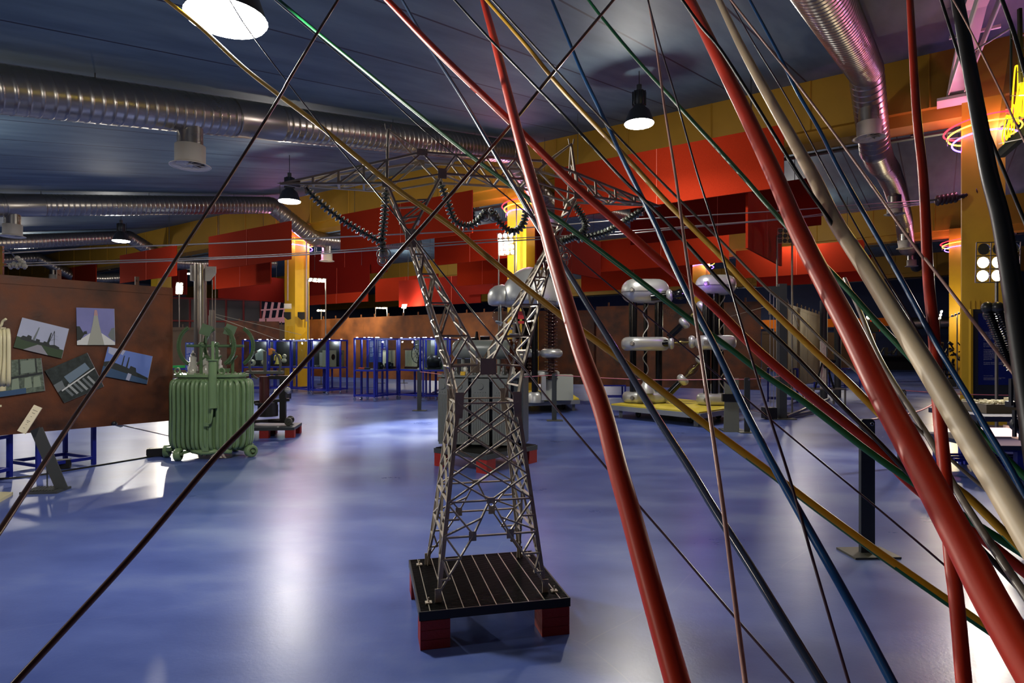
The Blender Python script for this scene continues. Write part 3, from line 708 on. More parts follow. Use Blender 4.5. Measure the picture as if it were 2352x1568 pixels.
def string_of_discs(label, pts, n_d, balls=()):
    # pts in pylon coordinates (s, v, z)
    R = Matrix.Rotation(ROT, 3, 'Z'); Q = [PC+R@Vector((p[0],p[1],0))+Vector((0,0,p[2])) for p in pts]
    path = smooth_path(Q, 10); root = Q[0]
    t = thing('insulator_string', label, 'insulator', root, group='insulator strings on the model pylon')
    b = MB(); b.off = root; b.tube(path, .007, 8); b.build('core', DSTEEL, t)
    Ls = [0]
    for p, q in zip(path, path[1:]): Ls.append(Ls[-1]+(q-p).length)
    b = MB(); b.off = root
    for k in range(n_d):
        u = Ls[-1]*(.06+.9*k/(n_d-1)); i = max(j for j in range(len(Ls)) if Ls[j] <= u); i = min(i, len(path)-2)
        d = (path[i+1]-path[i]).normalized(); c = path[i]+d*(u-Ls[i]); b.prof(c-d*.009, c+d*.009, [(0,.010),(.3,.022),(.5,.026),(.75,.022),(.8,.012),(1,.010)], 14, True)
    b.build('glazed_disc', GINS, t)
    b = MB(); b.off = root; b.torus(root, .012, .004, axis=(0,1,0), n=12, m=5); b.box(root-Vector((0,0,.02)), (.012,.006,.03)); b.build('hook', PYLON, t)
    for bp in balls:
        c = PC+R@Vector((bp[0],bp[1],0))+Vector((0,0,bp[2])); b = MB(); b.off = root; b.ball(c, .018); b.torus(c+Vector((0,0,.002)), .028, .003, axis=(0,1,.2), n=18, m=5); b.build('arcing_ball', PORC, t)
string_of_discs('long insulator string hanging from the left arm tip to the left vertical one', [(-.97,0,2.38),(-.93,0,2.33),(-.78,0,2.21),(-.55,0,2.085)], 20)
string_of_discs('vertical insulator string with balls below the left arm root', [(-.545,0,2.39),(-.555,0,2.25),(-.57,0,2.10),(-.565,0,2.04)], 15, [(-.57,0,2.03),(-.55,0,2.035),(-.565,0,1.995)])
string_of_discs('left U shaped insulator string under the bridge centre', [(-.246,0,2.455),(-.20,0,2.33),(-.165,0,2.24),(-.09,0,2.21),(-.02,0,2.25),(.025,0,2.31)], 20, [(.015,0,2.27)])
string_of_discs('right U shaped insulator string under the bridge centre', [(.05,0,2.31),(.10,0,2.24),(.17,0,2.19),(.235,0,2.23),(.26,0,2.32)], 16, [(.065,0,2.27)])
string_of_discs('bent insulator string below the right arm root', [(.545,0,2.38),(.60,0,2.31),(.63,0,2.24),(.58,0,2.19),(.46,0,2.14)], 20, [(.47,0,2.10),(.50,0,2.06),(.485,0,2.02)])
string_of_discs('long insulator string hanging under the right arm towards its tip', [(1.0,0,2.36),(.92,0,2.31),(.75,0,2.21),(.56,0,2.16)], 20)

# ------------------------------------------------------------------ power line ropes across the hall
def rope(label, pts, r=.011):
    q = smooth_path([P(*p) for p in pts], 8); b = MB(); b.tube(q, r, 6); tag(b.build('line_rope', ROPE), label, 'wire rope', 'overhead line ropes across the hall')
rope('topmost silver rope strung across the hall through the pylon', [(-60,585,8),(230,569,8.4),(484,559,8.9),(640,551,9.2),(780,544,9.5),(1140,527,10.4),(1310,515,10.9),(1439,505,11.2),(1794,484,12),(1950,472,12.3),(2130,460,12.6)])
rope('middle silver rope strung across the hall, just over the lowest one', [(-60,607,8),(404,594,8.7),(640,584,9.2),(863,569,9.6),(1140,549,10.4),(1321,540,10.9),(1439,531,11.2),(1794,502,12),(1950,483,12.3),(2135,464,12.6)], .008)
rope('lowest silver rope strung across the hall behind the pylon', [(-60,612,8),(176,606,8.3),(404,598,8.7),(640,588,9.2),(863,574,9.6),(1140,555,10.4),(1321,545,10.9),(1350,543.5,11),(1451,536,11.2),(1600,521,11.5),(1794,504,12),(1950,488,12.3),(2135,468,12.6)])
T = thing('line_insulator', 'brown chain insulators ending the ropes at the right yellow column', 'insulator', P(2150,460,12.6))
b = MB(); b.off = Vector(T.location)
for x in (2150,2160,2170,2180,2190): b.prof(P(x,461-(x-2150)*.18,12.6), P(x+8,460-(x-2150)*.18,12.6), [(0,.04),(.5,.11),(1,.05)], 12)
for x in (2232,2240,2248): b.prof(P(x,443,12.6), P(x+7,442,12.6), [(0,.05),(.5,.12),(1,.06)], 12)
b.build('insulator_disc', mat('smoky_insulator', (70,52,54), .3), T)
b = MB(); b.off = Vector(T.location); b.tube([P(2130,461,12.6), P(2200,452,12.6), P(2225,448,12.6), P(2262,441,12.6)], .02, 6)
for k in range(6): b.torus(P(2202+k*5,452-k,12.6), .04, .01, axis=(0,1,k%2), n=10, m=5)
b.build('shackle', DSTEEL, T)
T = thing('line_insulator', 'glass chain insulators ending the ropes at the far left edge', 'insulator', P(30,600,8))
b = MB(); b.off = Vector(T.location)
for k in range(5): c = P(24+k*8, 611-(k%2)*3, 8); b.prof(c-Vector((.02,0,0)), c+Vector((.03,0,0)), [(0,.02),(.4,.045),(1,.02)], 12)
for k in range(3): c = P(40+k*6, 592+k*5, 8); b.ball(c, .03)
b.build('insulator_disc', GLASS if 0 else PORC, T)
b = MB(); b.off = Vector(T.location); b.tube([P(-10,572,8), P(10,572,8), P(24,578,8), P(38,594,8), P(58,606,8)], .008, 6); b.bar(P(-10,608,8), P(12,608,8), .04); b.bar(P(5,565,8), P(5,640,8), .03); b.build('shackle', CHROME, T)

# ================================================================== EXHIBITS
def wheel(b, c, r, w, ax=(1,0,0)):
    c = Vector(c); a = Vector(ax).normalized()*w/2; b.prof(c-a, c+a, [(0,r*.55),(0,r*.9),(.1,r),(.9,r),(1,r*.9),(1,r*.55)], 20, False); b.cyl(c-a*1.3, c+a*1.3, r*.25, n=10); b.cyl(c-a*.4, c+a*.4, r*.7, n=20)

# ---- green oil transformer
TC = Vector((Xp(487,8.75), 8.75, 0)); ROTT = -.12
T = thing('oil_transformer', 'sage green finned transformer on cast wheels at left', 'transformer', TC, ROTT)
Lx, Ly, r_ = 1.02, .66, .24       # core footprint
b = MB(); b.stadium((0,0,0), Lx-.06, Ly-.06, 0, [(0,.16),(0,1.10)], 10); b.build('tank', GTRANS, T)
def outline(Lx, Ly, r, n):
    segs = [((-Lx/2+r,-Ly/2),(Lx/2-r,-Ly/2)), ('c',(Lx/2-r,-Ly/2+r),-PI/2), ((Lx/2,-Ly/2+r),(Lx/2,Ly/2-r)), ('c',(Lx/2-r,Ly/2-r),0), ((Lx/2-r,Ly/2),(-Lx/2+r,Ly/2)), ('c',(-Lx/2+r,Ly/2-r),PI/2), ((-Lx/2,Ly/2-r),(-Lx/2,-Ly/2+r)), ('c',(-Lx/2+r,-Ly/2+r),PI)]
    pts = []
    for g in segs:
        if g[0] == 'c':
            for i in range(24): a = g[2]+PI/2*i/24; pts.append((Vector((g[1][0]+r*math.cos(a), g[1][1]+r*math.sin(a),0)), Vector((math.cos(a),math.sin(a),0))))
        else:
            p, q = Vector(g[0]+(0,)), Vector(g[1]+(0,)); d = (q-p); nn = Vector((d.y,-d.x,0)).normalized(); k = max(2,int(d.length/.01))
            for i in range(k): pts.append((p+d*i/k, nn))
    L = sum((pts[(i+1)%len(pts)][0]-pts[i][0]).length for i in range(len(pts))); out = []; acc = 0; nxt = 0
    for i in range(len(pts)):
        if acc >= nxt and len(out) < n: out.append(pts[i]); nxt += L/n
        acc += (pts[(i+1)%len(pts)][0]-pts[i][0]).length
    return out
b = MB()
for p, nn in outline(Lx-.1, Ly-.1, .27, 38):
    o_ = p+nn*.085; i_ = p-nn*.06
    path = smooth_path([i_+Vector((0,0,1.06)), p+nn*.03+Vector((0,0,1.075)), o_+Vector((0,0,1.0)), o_+Vector((0,0,.62)), o_+Vector((0,0,.24)), p+nn*.03+Vector((0,0,.15)), i_+Vector((0,0,.16))], 4)
    b.tube(path, .026, 10)
b.build('cooling_fins', GTRANS, T)
b = MB(); b.stadium((0,0,0), 1.02, .66, 0, [(0,1.13),(0,1.165)], 10); b.stadium((0,0,0), .94, .58, 0, [(0,1.09),(0,1.13)], 10)
for k in range(22): a = 2*PI*k/22; b.cyl((.44*math.cos(a)*1.06,.29*math.sin(a),1.165), (.44*math.cos(a)*1.06,.29*math.sin(a),1.185), .011, n=6)
for x in (-.36,.30): b.torus((x,-.24,1.21), .04, .012, axis=(0,1,0), n=16, m=6)
b.build('lid', GTRANS, T)
for i, (x,y) in enumerate(((-.36,.10),(-.20,.16),(-.02,.16))):
    b = MB(); b.prof((x,y,1.16), (x,y,1.5+.05*(i>0)), [(0,.07),(.3,.07),(.33,.055),(.5,.06),(.52,.045),(.7,.05),(.72,.03),(.85,.034),(.9,.012),(1,.012)], 16); b.build('bushing', PORC, T)
for i, (x, y) in enumerate(((-.20,-.20),(.24,-.12),(-.02,.12),(.36,.16))):
    b = MB(); R0 = .27; c = Vector((x, y, 1.56)); pts = []
    for k in range(17):
        a = math.radians(-62)+math.radians(124)*k/16; s = 1 if i in (1,3) else -1
        pts.append(c+Vector((s*(R0*math.cos(a)-.10), .0, R0*math.sin(a)*1.05)))
    for p, q in zip(pts, pts[1:]): b.bar(p, q, .05, .022, up=(0,1,0)); b.bar(p+Vector((0,0,0)), q, .012, .04, up=(0,1,0))
    b.build('curved_horn', GDARK, T)
b = MB(); b.cyl((-.28,-.16,1.56), (.44,.06,1.56), .02); b.cyl((-.1,.12,1.56), (.4,.14,1.56), .02)
for x, y in ((-.1,-.1),(.1,-.04),(.3,.02)): b.cyl((x,y,1.17), (x,y,1.6), .022); b.ball((x,y,1.58), .035); b.bar((x-.06,y,1.30), (x+.07,y,1.42), .02)
b.bar((.02,-.1,1.2), (.28,-.02,1.22), .06, .05); b.build('switch_frame', GDARK, T)
for x, y in ((.02,-.17),(.33,-.09)):
    b = MB(); b.box((x,y,1.78), (.14,.03,.15), R=Matrix.Rotation(.5,3,'Z')@Matrix.Rotation(.35,3,'Y')); b.cyl((x,y,1.6),(x,y,1.74),.012); b.build('contact_blade', GDARK, T)
b = MB(); b.cyl((.28,-.42,.74), (.28,-.42,1.36), .052, n=20); b.cyl((.28,-.42,1.36), (.28,-.42,1.375), .08, n=20); b.cyl((.28,-.42,1.37), (.28,-.42,1.62), .02, n=10); b.cyl((.28,-.42,.72),(.28,-.42,.74),.056,n=20)
b.tube(smooth_path([(.28,-.42,.73),(.28,-.44,.62),(.26,-.44,.52),(.2,-.42,.50)],5), .014, 8); b.box((.2,-.42,.5), (.07,.04,.05)); b.build('breather_pipe', GTRANS, T)
b = MB(); b.box((.14,-.345,.6), (.09,.05,.95)); b.build('drain_rib', GTRANS, T)
b = MB()
b.bar((-.48,-.28,.13), (-.28,.3,.13), .07, .05); b.bar((.18,-.3,.13), (.5,.2,.13), .07, .05); b.bar((-.4,-.1,.13), (.4,0,.13), .08, .05)
b.tube(smooth_path([(-.1,-.3,.12),(.1,-.33,.10),(.28,-.3,.12),(.42,-.2,.10)],4), .035, 10)
for k in range(5): b.torus((.06+k*.06,-.32+k*.01,.105), .04, .012, axis=(1,.2,0), n=12, m=5)
b.build('undercarriage', GTRANS, T)
for x, y, a in ((-.56,-.18,.4),(-.22,-.42,.25),(.60,-.02,-.5),(.1,.42,.2)):
    b = MB(); wheel(b, (x,y,.085), .085, .085, (math.cos(a), math.sin(a), 0)); b.bar((x,y,.085), (x*.6,y*.5,.12), .035); b.build('cast_wheel', GTRANS, T)

# ---- steel mast behind it and a thinner one
T = thing('steel_mast', 'tall polished steel tube mast with plate bracket behind green transformer', 'mast', (Xp(460,10.2), 10.2, 0))
zt = Z(608,10.2)
b = MB(); b.cyl((0,0,0), (0,0,zt), .095, n=28); b.build('tube', STEEL, T)
b = MB(); b.box((-.125,0,zt-.14),(.03,.12,.26)); b.prism([(.09,-.02,zt-.03),(.27,-.02,zt-.03),(.27,-.02,zt-.14),(.17,-.02,zt-.27),(.09,-.02,zt-.27)], (0,.012,0))
for x, z in ((.14,-.09),(.22,-.08),(.15,-.17)): b.cyl((x,-.03,zt+z),(x,0,zt+z),.012,n=8)
b.build('bracket', WHITEP, T)
b = MB(); b.cyl((.20,0,.1),(.20,0,zt-.25),.007,n=6); b.cyl((.25,0,.1),(.25,0,zt-.1),.007,n=6); b.build('guy_wire', STEEL, T)
b = MB(); b.cyl((0,0,0),(0,0,.02),.2,n=24); b.build('base_plate', DSTEEL, T)
T = thing('steel_mast', 'short slim steel post right of the tall tube mast', 'mast', (Xp(487,11.5), 11.5, 0)); zt = Z(712,11.5)
b = MB(); b.cyl((0,0,0),(0,0,zt),.05,n=16); b.cyl((-.05,0,0),(-.05,0,zt-.1),.02,n=8); b.build('tube', STEEL, T)
b = MB(); b.bar((0,0,zt-.06),(1.5,.5,zt-.45),.008); b.bar((0,0,zt-.1),(1.2,.5,zt-.6),.008); b.build('stay_wire', STEEL, T)

# ---- disconnector on a pallet
pc = G(617,1000); T = thing('pallet', 'grey plank on red blocks carrying the black switch gear', 'pallet', (pc.x, pc.y, 0), .15)
b = MB(); b.box((0,0,.155), (1.0,.7,.05)); b.build('deck', GUN, T)
for x in (-.42,.0,.42):
    for y in (-.27,.27): b = MB(); b.box((x,y,.065), (.15,.15,.13)); b.build('foot_block', REDW, T)
T = thing('switch_gear', 'black open switch mechanism with grey horns on a small pallet', 'switch gear', (pc.x-.02, pc.y+.02, .18), .15)
b = MB(); b.cyl((0,0,.16),(0,0,.36),.17,n=24); b.cyl((-.03,0,.36),(-.03,0,.40),.19,n=20); b.box((.25,.02,.45),(.10,.1,.75)); b.box((.2,.02,.84),(.36,.12,.06)); b.bar((-.35,0,.40),(.35,.05,.44),.09,.05); b.build('frame', mat('black_iron', (34,30,28), .45, .3), T)
b = MB(); b.cyl((-.06,0,.4),(-.06,0,.86),.085,n=20); b.build('pot', mat('oxide_red', (72,28,22), .4), T)
b = MB()
b.box((-.05,0,.93),(.62,.14,.05))
for s in (-1,1):
    pts = [Vector((-.05+s*(.10+.16*math.cos(a)), 0, 1.06+.24*math.sin(a))) for a in [math.radians(-80+16*k) for k in range(11)]]
    for p, q in zip(pts, pts[1:]): b.bar(p, q, .035, .03, up=(0,1,0))
b.bar((-.05,0,.95),(-.05,0,1.3),.05,.04); b.build('horn', mat('dull_grey_iron', (98,98,88), .45, .3), T)
b = MB(); b.ball((.34,-.05,.62), .055); b.ball((.16,-.08,.60), .045); b.build('porcelain_knob', PORC, T)
b = MB(); b.bar((-.4,-.12,.07),(.42,.1,.09),.05); b.bar((-.4,.1,.07),(.42,-.12,.07),.05); b.build('axle_frame', mat('black_iron'), T)
for x,y in ((-.38,-.18),(.38,-.16),(-.3,.2),(.34,.2)): b = MB(); wheel(b,(x,y,.07),.07,.04,(.3,1,0)); b.build('wheel', mat('dull_grey_iron'), T)
b = MB(); b.box((0,0,.09),(.3,.22,.16)); b.torus((0,0,.18),.06,.01,axis=(0,1,0),n=14,m=5); o = b.build('black_bag', BLACK); o.location = G(655,916); tag(o, 'small black bag on floor beside the switch gear', 'bag')

# ---- rusted steel boards
def board(label, p, q, z0, z1, m=RUST, t=.03, studs=True, flange=True):
    p, q = Vector(p), Vector(q); d = (q-p); L = d.length; rz = math.atan2(d.y, d.x); c = (p+q)/2
    T = thing('rusted_steel_board', label, 'steel board', (c.x, c.y, 0), rz)
    b = MB(); b.box((0,0,(z0+z1)/2), (L, t, z1-z0)); n = max(1, int(L/3.2))
    b.build('sheet', m, T)
    b = MB(); b.box((0,-t*.5-.004,z1-.05), (L,.008,.1)); b.box((0,-t*.5-.003,z0+.04), (L,.006,.08))
    for i in range(n+1): b.box((-L/2+L*i/n*.998+.01, -t*.5-.002, (z0+z1)/2), (.02,.004,z1-z0))
    b.build('border_strip', m, T)
    if studs:
        k = max(2, int(L/.75))
        for i in range(k): b = MB(); x = -L/2+L*(i+.5)/k; b.box((x,0,z1+.05), (.045,.03,.13)); b.cyl((x,-.03,z1+.06),(x,.03,z1+.06),.012,n=6); b.build('lifting_lug', m, T)
    return T
pl, pr = Vector((-8.6,3.9,0)), Vector((-4.75,8.60,0))
A_ = Vector((Xp(0,7.1),7.1,0)); B2 = Vector((Xp(393,8.6),8.6,0)); dr = (B2-A_).normalized()
BT = board('large rusty steel board at left carrying five photographs', A_-dr*2.5, B2, .52, 2.37, RUST, .04)
def on_board(px, py, off=.03):     # point on the front of the big board seen at a pixel
    n = Vector((dr.y,-dr.x,0)); A2 = A_+n*off; k = (px-1176)/F
    t = (A2.x-k*A2.y)/(k*dr.y-dr.x); return P(px, py, (A2+dr*t).y)
def photo(label, corners, draw):
    c = on_board(*[sum(q[i] for q in corners)/4 for i in (0,1)]); T = thing('photo_print', label, 'photograph', c, group='photographs on the rusty board')
    n = Vector((dr.y,-dr.x,0)); b = MB(); b.off = c; b.prism([on_board(*q) for q in corners], n*.012); b.build('backing', mat('print_edge', (150,150,160), .5), T)
    def uv(u, v, off): # u right, v down, bilinear
        p = [Vector(q+(0,)) for q in corners]; x = p[0]*(1-u)*(1-v)+p[1]*u*(1-v)+p[2]*u*v+p[3]*(1-u)*v; return on_board(x.x, x.y, .045+off)
    k = [0]
    def poly(name, pts, m):
        k[0] += 1; bb = MB(); bb.off = c; bb.add([uv(u, v, .0006*k[0]) for u, v in pts], [tuple(range(len(pts)))]); return bb.build(name, m, T)
    draw(poly)
SKYG = mat('print_sky_grey', (170,176,200), .35, var=.06, vscale=3); SKYB = mat('print_sky_blue', (104,128,196), .35); SKYV = mat('print_sky_violet', (122,124,176), .35, var=.1, vscale=4)
DK = mat('print_dark', (44,50,50), .4); GN = mat('print_green', (56,74,52), .4); RD = mat('print_road', (140,140,150), .4); WT = mat('print_white', (206,208,206), .4); MD = mat('print_mid', (108,116,118), .4); WA = mat('print_water', (62,88,120), .35)
def d1(P_):
    P_('sky', [(0,0),(1,0),(1,1),(0,1)], SKYG); P_('field', [(0,.62),(1,.72),(1,1),(0,1)], GN)
    P_('plant', [(.08,.64),(.12,.56),(.2,.57),(.22,.5),(.3,.52),(.31,.62),(.4,.63),(.4,.56),(.48,.57),(.49,.64),(.56,.63),(.57,.58),(.68,.6),(.7,.66),(.8,.62),(.9,.66),(.92,.74),(.1,.7)], DK)
    P_('chimney', [(.33,.62),(.39,.18),(.41,.18),(.38,.62)], MD); P_('chimney', [(.63,.64),(.66,.26),(.68,.26),(.68,.64)], DK); P_('road', [(.46,.74),(.54,.74),(.72,1),(.2,1)], RD)
    for e in ((.72,.18,.66,.66),(.72,.18,.79,.66),(.66,.3,.82,.34),(.65,.4,.84,.44),(.69,.5,.77,.44)): P_('pylon_line', [(e[0],e[1]),(e[0]+.012,e[1]),(e[2]+.012,e[3]),(e[2],e[3])], DK)
def d2(P_):
    P_('sky', [(0,0),(1,0),(1,1),(0,1)], SKYV); P_('ground', [(0,.9),(.2,.78),(.35,.68),(.66,.68),(.8,.78),(1,.92),(1,1),(0,1)], WT)
    P_('side_building', [(0,.5),(.08,.5),(.2,.72),(.1,.86),(0,.88)], DK); P_('side_building', [(1,.52),(.92,.54),(.82,.74),(.92,.86),(1,.88)], MD); P_('duct', [(.18,.64),(.26,.62),(.28,.7),(.18,.72)], DK)
    P_('chimney', [(.49,.05),(.54,.05),(.6,.45),(.72,1),(.28,1),(.42,.45)], mat('print_concrete', (158,160,150), .4)); P_('chimney_band', [(.485,.05),(.545,.05),(.57,.2),(.465,.2)], mat('print_pinkish', (176,140,140), .4))
def d3(P_):
    P_('hall', [(0,0),(1,0),(1,1),(0,1)], mat('print_hall', (62,72,62), .35, var=.5, vscale=30, col2=(120,134,118)))
    for k in range(5): P_('girder', [(.05+k*.2,.0),(.08+k*.2,.0),(.08+k*.2,.45),(.05+k*.2,.45)], DK)
    P_('window', [(.12,.05),(.24,.05),(.24,.4),(.12,.4)], MD); P_('window', [(.5,.05),(.84,.03),(.84,.4),(.5,.42)], mat('print_green_glass', (120,134,120), .4)); P_('walkway', [(0,.5),(1,.42),(1,.48),(0,.58)], DK)
    for x in (.3,.58,.78): P_('vessel', [(x,.55),(x+.14,.53),(x+.16,.85),(x-.02,.87)], mat('print_vessel', (136,150,130), .3))
    P_('shop_floor', [(0,.86),(.6,.84),(.6,1),(0,1)], WA)
def d4(P_):
    P_('hall', [(0,0),(1,0),(1,1),(0,1)], mat('print_roof', (36,42,40), .35, var=.4, vscale=20, col2=(60,68,66)))
    P_('window', [(.3,.35),(.86,.22),(.9,.42),(.34,.58)], mat('print_pale_window', (112,130,146), .35)); P_('window', [(0,.45),(.22,.42),(.2,.62),(0,.68)], MD)
    for k in range(6): P_('pipe', [(.15+.12*k,.6),(.2+.12*k,.57),(.3+.12*k,.9),(.24+.12*k,.92)], mat('print_pipe',(150,156,156),.4) if k % 2 else MD)
    P_('rail', [(.1,.66),(1,.44),(1,.47),(.1,.7)], WT)
def d5(P_):
    P_('sky', [(0,0),(1,0),(1,1),(0,1)], SKYB); P_('cloud', [(.02,0),(.4,0),(.36,.18),(.28,.14),(.2,.26),(.04,.2)], SKYG); P_('river', [(0,.66),(1,.82),(1,1),(0,1)], WA)
    P_('bank', [(0,.52),(.12,.46),(.3,.5),(.5,.56),(1,.78),(1,.86),(.5,.76),(0,.66)], DK); P_('works', [(.56,.6),(.58,.48),(.7,.52),(.74,.72),(.56,.66)], DK)
    P_('chimney', [(.38,.58),(.39,.18),(.41,.18),(.41,.58)], DK); P_('chimney', [(.48,.6),(.5,.2),(.52,.2),(.52,.6)], DK); P_('reflection', [(.56,.74),(.64,.76),(.62,1),(.54,.98)], SKYG)
photo('square colour photograph of one tall concrete chimney, topmost print', [(175,706),(262,709),(264,792),(177,792)], d2)
photo('tilted photograph of power station, pylon and road, upper left print', [(51,729),(158,755),(141,823),(31,797)], d1)
photo('dark green photograph of turbine hall machinery, leftmost lower print', [(0,828),(94,822),(103,897),(-4,912)], d3)
photo('strongly tilted dark photograph of boiler hall, lower middle print', [(103,851),(200,810),(238,887),(147,925)], d4)
photo('blue photograph of riverside power station, right hand print', [(248,796),(350,818),(337,882),(231,862)], d5)
# blue trestles under the board
def trestle(label, p0, p1, zt, dep=.5):
    p0, p1 = Vector(p0), Vector(p1); d = p1-p0; L = d.length; rz = math.atan2(d.y,d.x); T = thing('blue_trestle', label, 'trestle', (p0.x,p0.y,0), rz)
    for x in (0,L):
        for y in (0,dep): b = MB(); b.box((x,y,zt/2), (.045,.045,zt)); b.build('leg', BPAINT, T)
    for z, nm in ((.09,'bottom_rail'),(zt-.02,'top_rail')):
        b = MB()
        for y in (0,dep): b.box((L/2,y,z), (L,.04,.04))
        for x in (0,L): b.box((x,dep/2,z), (.04,dep,.04))
        b.build(nm, BPAINT, T)
trestle('blue square tube trestle under the left rusty board', G(88,1086), G(215,1066), .55, .65)
trestle('second blue trestle at the left edge under the rusty board', G(-90,1120), G(22,1094), .5, .6)
T = thing('turnbuckle_wire', 'tensioned wire from rusty board foot to the green transformer', 'wire', on_board(262,972))
b = MB(); b.off = Vector(T.location); p = on_board(262,972,.05); q = G(392,1016); b.tube([p, q+Vector((0,0,.1))], .008, 6); b.prof(p, p+(q-p)*.12, [(0,.01),(.2,.025),(.8,.025),(1,.01)], 8); b.build('wire', ROPE, T)
b = MB(); b.off = Vector(T.location); b.ball(p+Vector((0,-.0,.0)), .03); b.build('end_knob', DSTEEL, T)
# boards further back; h pixel rows give the distance for a lower edge .4 and upper edge 2.8 m
def fp(px, d): return Vector((Xp(px,d), d, 0))
board('dull rusty board between left big board and the tube mast', fp(385,23), fp(520,24), .45, Z(752,23.5), RUSTP)
board('orange rusty board left of the left yellow column', fp(519,24.6), fp(641,24.6), .4, Z(738,24.6), RUST)
board('narrow rusty board left against the left column', fp(641,26.6), fp(662,26.6), .4, Z(745,26.6), RUSTP)
board('long rusty board behind the blue display cases', fp(703,26.4), fp(1176,20.4), .4, 2.80, RUSTL)
board('rusty board behind the white dome machine', fp(1150,20.3), fp(1382,19.7), .4, 2.78, RUST)
board('dark rusty board behind the twin generator', fp(1370,19.1), fp(1747,17.0), .4, 2.85, RUST)
board('plain brown board receding behind the spotlight mast', fp(1803,17.0), fp(1891,23.4), .4, 2.80, RUSTP)
board('distant brown board beyond the receding one', fp(1750,26), fp(2010,29), .6, 2.3, RUSTP, studs=False)

# ---- label stand
g = G(110,1128); T = thing('label_stand', 'grey slanted metal stand with a cream caption card at left', 'label stand', (g.x, g.y, 0), .12)
hz = Z(990, g.y)
b = MB(); b.box((-.02,0,.012), (.36,.26,.024))
for k in range(9): b.box((-.15+k*.03,.0,.03), (.012,.22,.012))
b.build('grate_base', GUN, T)
b = MB(); b.bar((.13,0,.02), (-.155,.05,hz+.02), .012, .10, up=(1,0,.4)); b.bar((.15,0,.02), (-.13,.05,hz+.02), .10, .012, up=(0,1,0)); b.cyl((-.03,.04,.02),(-.03,.04,.30),.007,n=8); b.build('slanted_post', GUN, T)
b = MB(); A = on = None
c0 = Vector((-.17,-.01,hz+.13)); b.box(c0, (.085,.012,.30), R=Matrix.Rotation(.42,3,'Y')@Matrix.Rotation(-.25,3,'X')); cd = b.build('caption_card', PAPER, T)
b = MB(); R = Matrix.Rotation(.42,3,'Y')@Matrix.Rotation(-.25,3,'X')
for z, w in ((.10,.05),(.07,.03),(.03,.012),(-.02,.035),(-.035,.018),(-.06,.01),(-.10,.016)): b.box(c0+R@Vector((0,-.0065,z)), (w,.0012,.004), R=R)
b.build('print', mat('ink', (60,56,50), .6), cd)
T = thing('floor_cable', 'black rubber cable with two socket boxes on the floor at left', 'floor cable', G(240,1075))
b = MB(); b.off = Vector(T.location)
b.tube(smooth_path([G(-40,1103), G(60,1096), G(150,1082), G(260,1064), G(360,1047), G(395,1040)],6), .018, 8); b.build('cable', BLACK, T)
for px, py in ((138,1076),(358,1047)):
    b = MB(); b.off = Vector(T.location); c = G(px,py); b.box(c+Vector((0,0,.06)), (.22,.12,.11), rz=.5); b.box(c+Vector((0,0,.06)), (.235,.06,.075), rz=.5); b.build('socket_box', BLACK, T)
# white finned apparatus cut by the left edge
T = thing('finned_radiator', 'cream finned transformer cut off by the left edge', 'transformer', P(-20, 1092, FD(1092)))
b = MB(); b.off = Vector(T.location); d = 6.3
for k in range(11):
    x = Xp(-68+k*8.8, d); pts = [Vector((x, d, z)) for z in (Z(882,d), Z(760,d))]
    top = smooth_path([Vector((x-.05,d+.05,Z(885,d))), Vector((x,d-.02*(k%2),Z(872,d))), Vector((x,d,Z(820,d))), Vector((x,d,Z(775,d))), Vector((x-.05,d+.05,Z(756,d)))],4); b.tube(top, .018, 8)
b.build('fins', CREAM, T)
b = MB(); b.off = Vector(T.location); b.cyl((Xp(-60,d),d+.15,Z(900,d)), (Xp(-60,d),d+.15,Z(750,d)), .16, n=24); b.tube(smooth_path([(Xp(-10,d),d,Z(755,d)),(Xp(2,d),d,Z(748,d)),(Xp(6,d),d,Z(738,d)),(Xp(14,d),d,Z(732,d))],4), .012, 6); b.cyl((Xp(-70,d),d+.15,0),(Xp(-70,d),d+.15,Z(900,d)),.03,n=8); b.bar((Xp(-40,d),d,Z(932,d)),(Xp(2,d),d,Z(932,d)),.02); b.build('tank', CREAM, T)
b = MB(); b.prism([G(-30,1135)+Vector((0,0,.0)), G(30,1136), G(24,1140), G(-30,1170)], (0,0,.03)); tag(b.build('floor_plate', CREAM), 'beige plate tip lying on the floor at the left edge', 'plate')

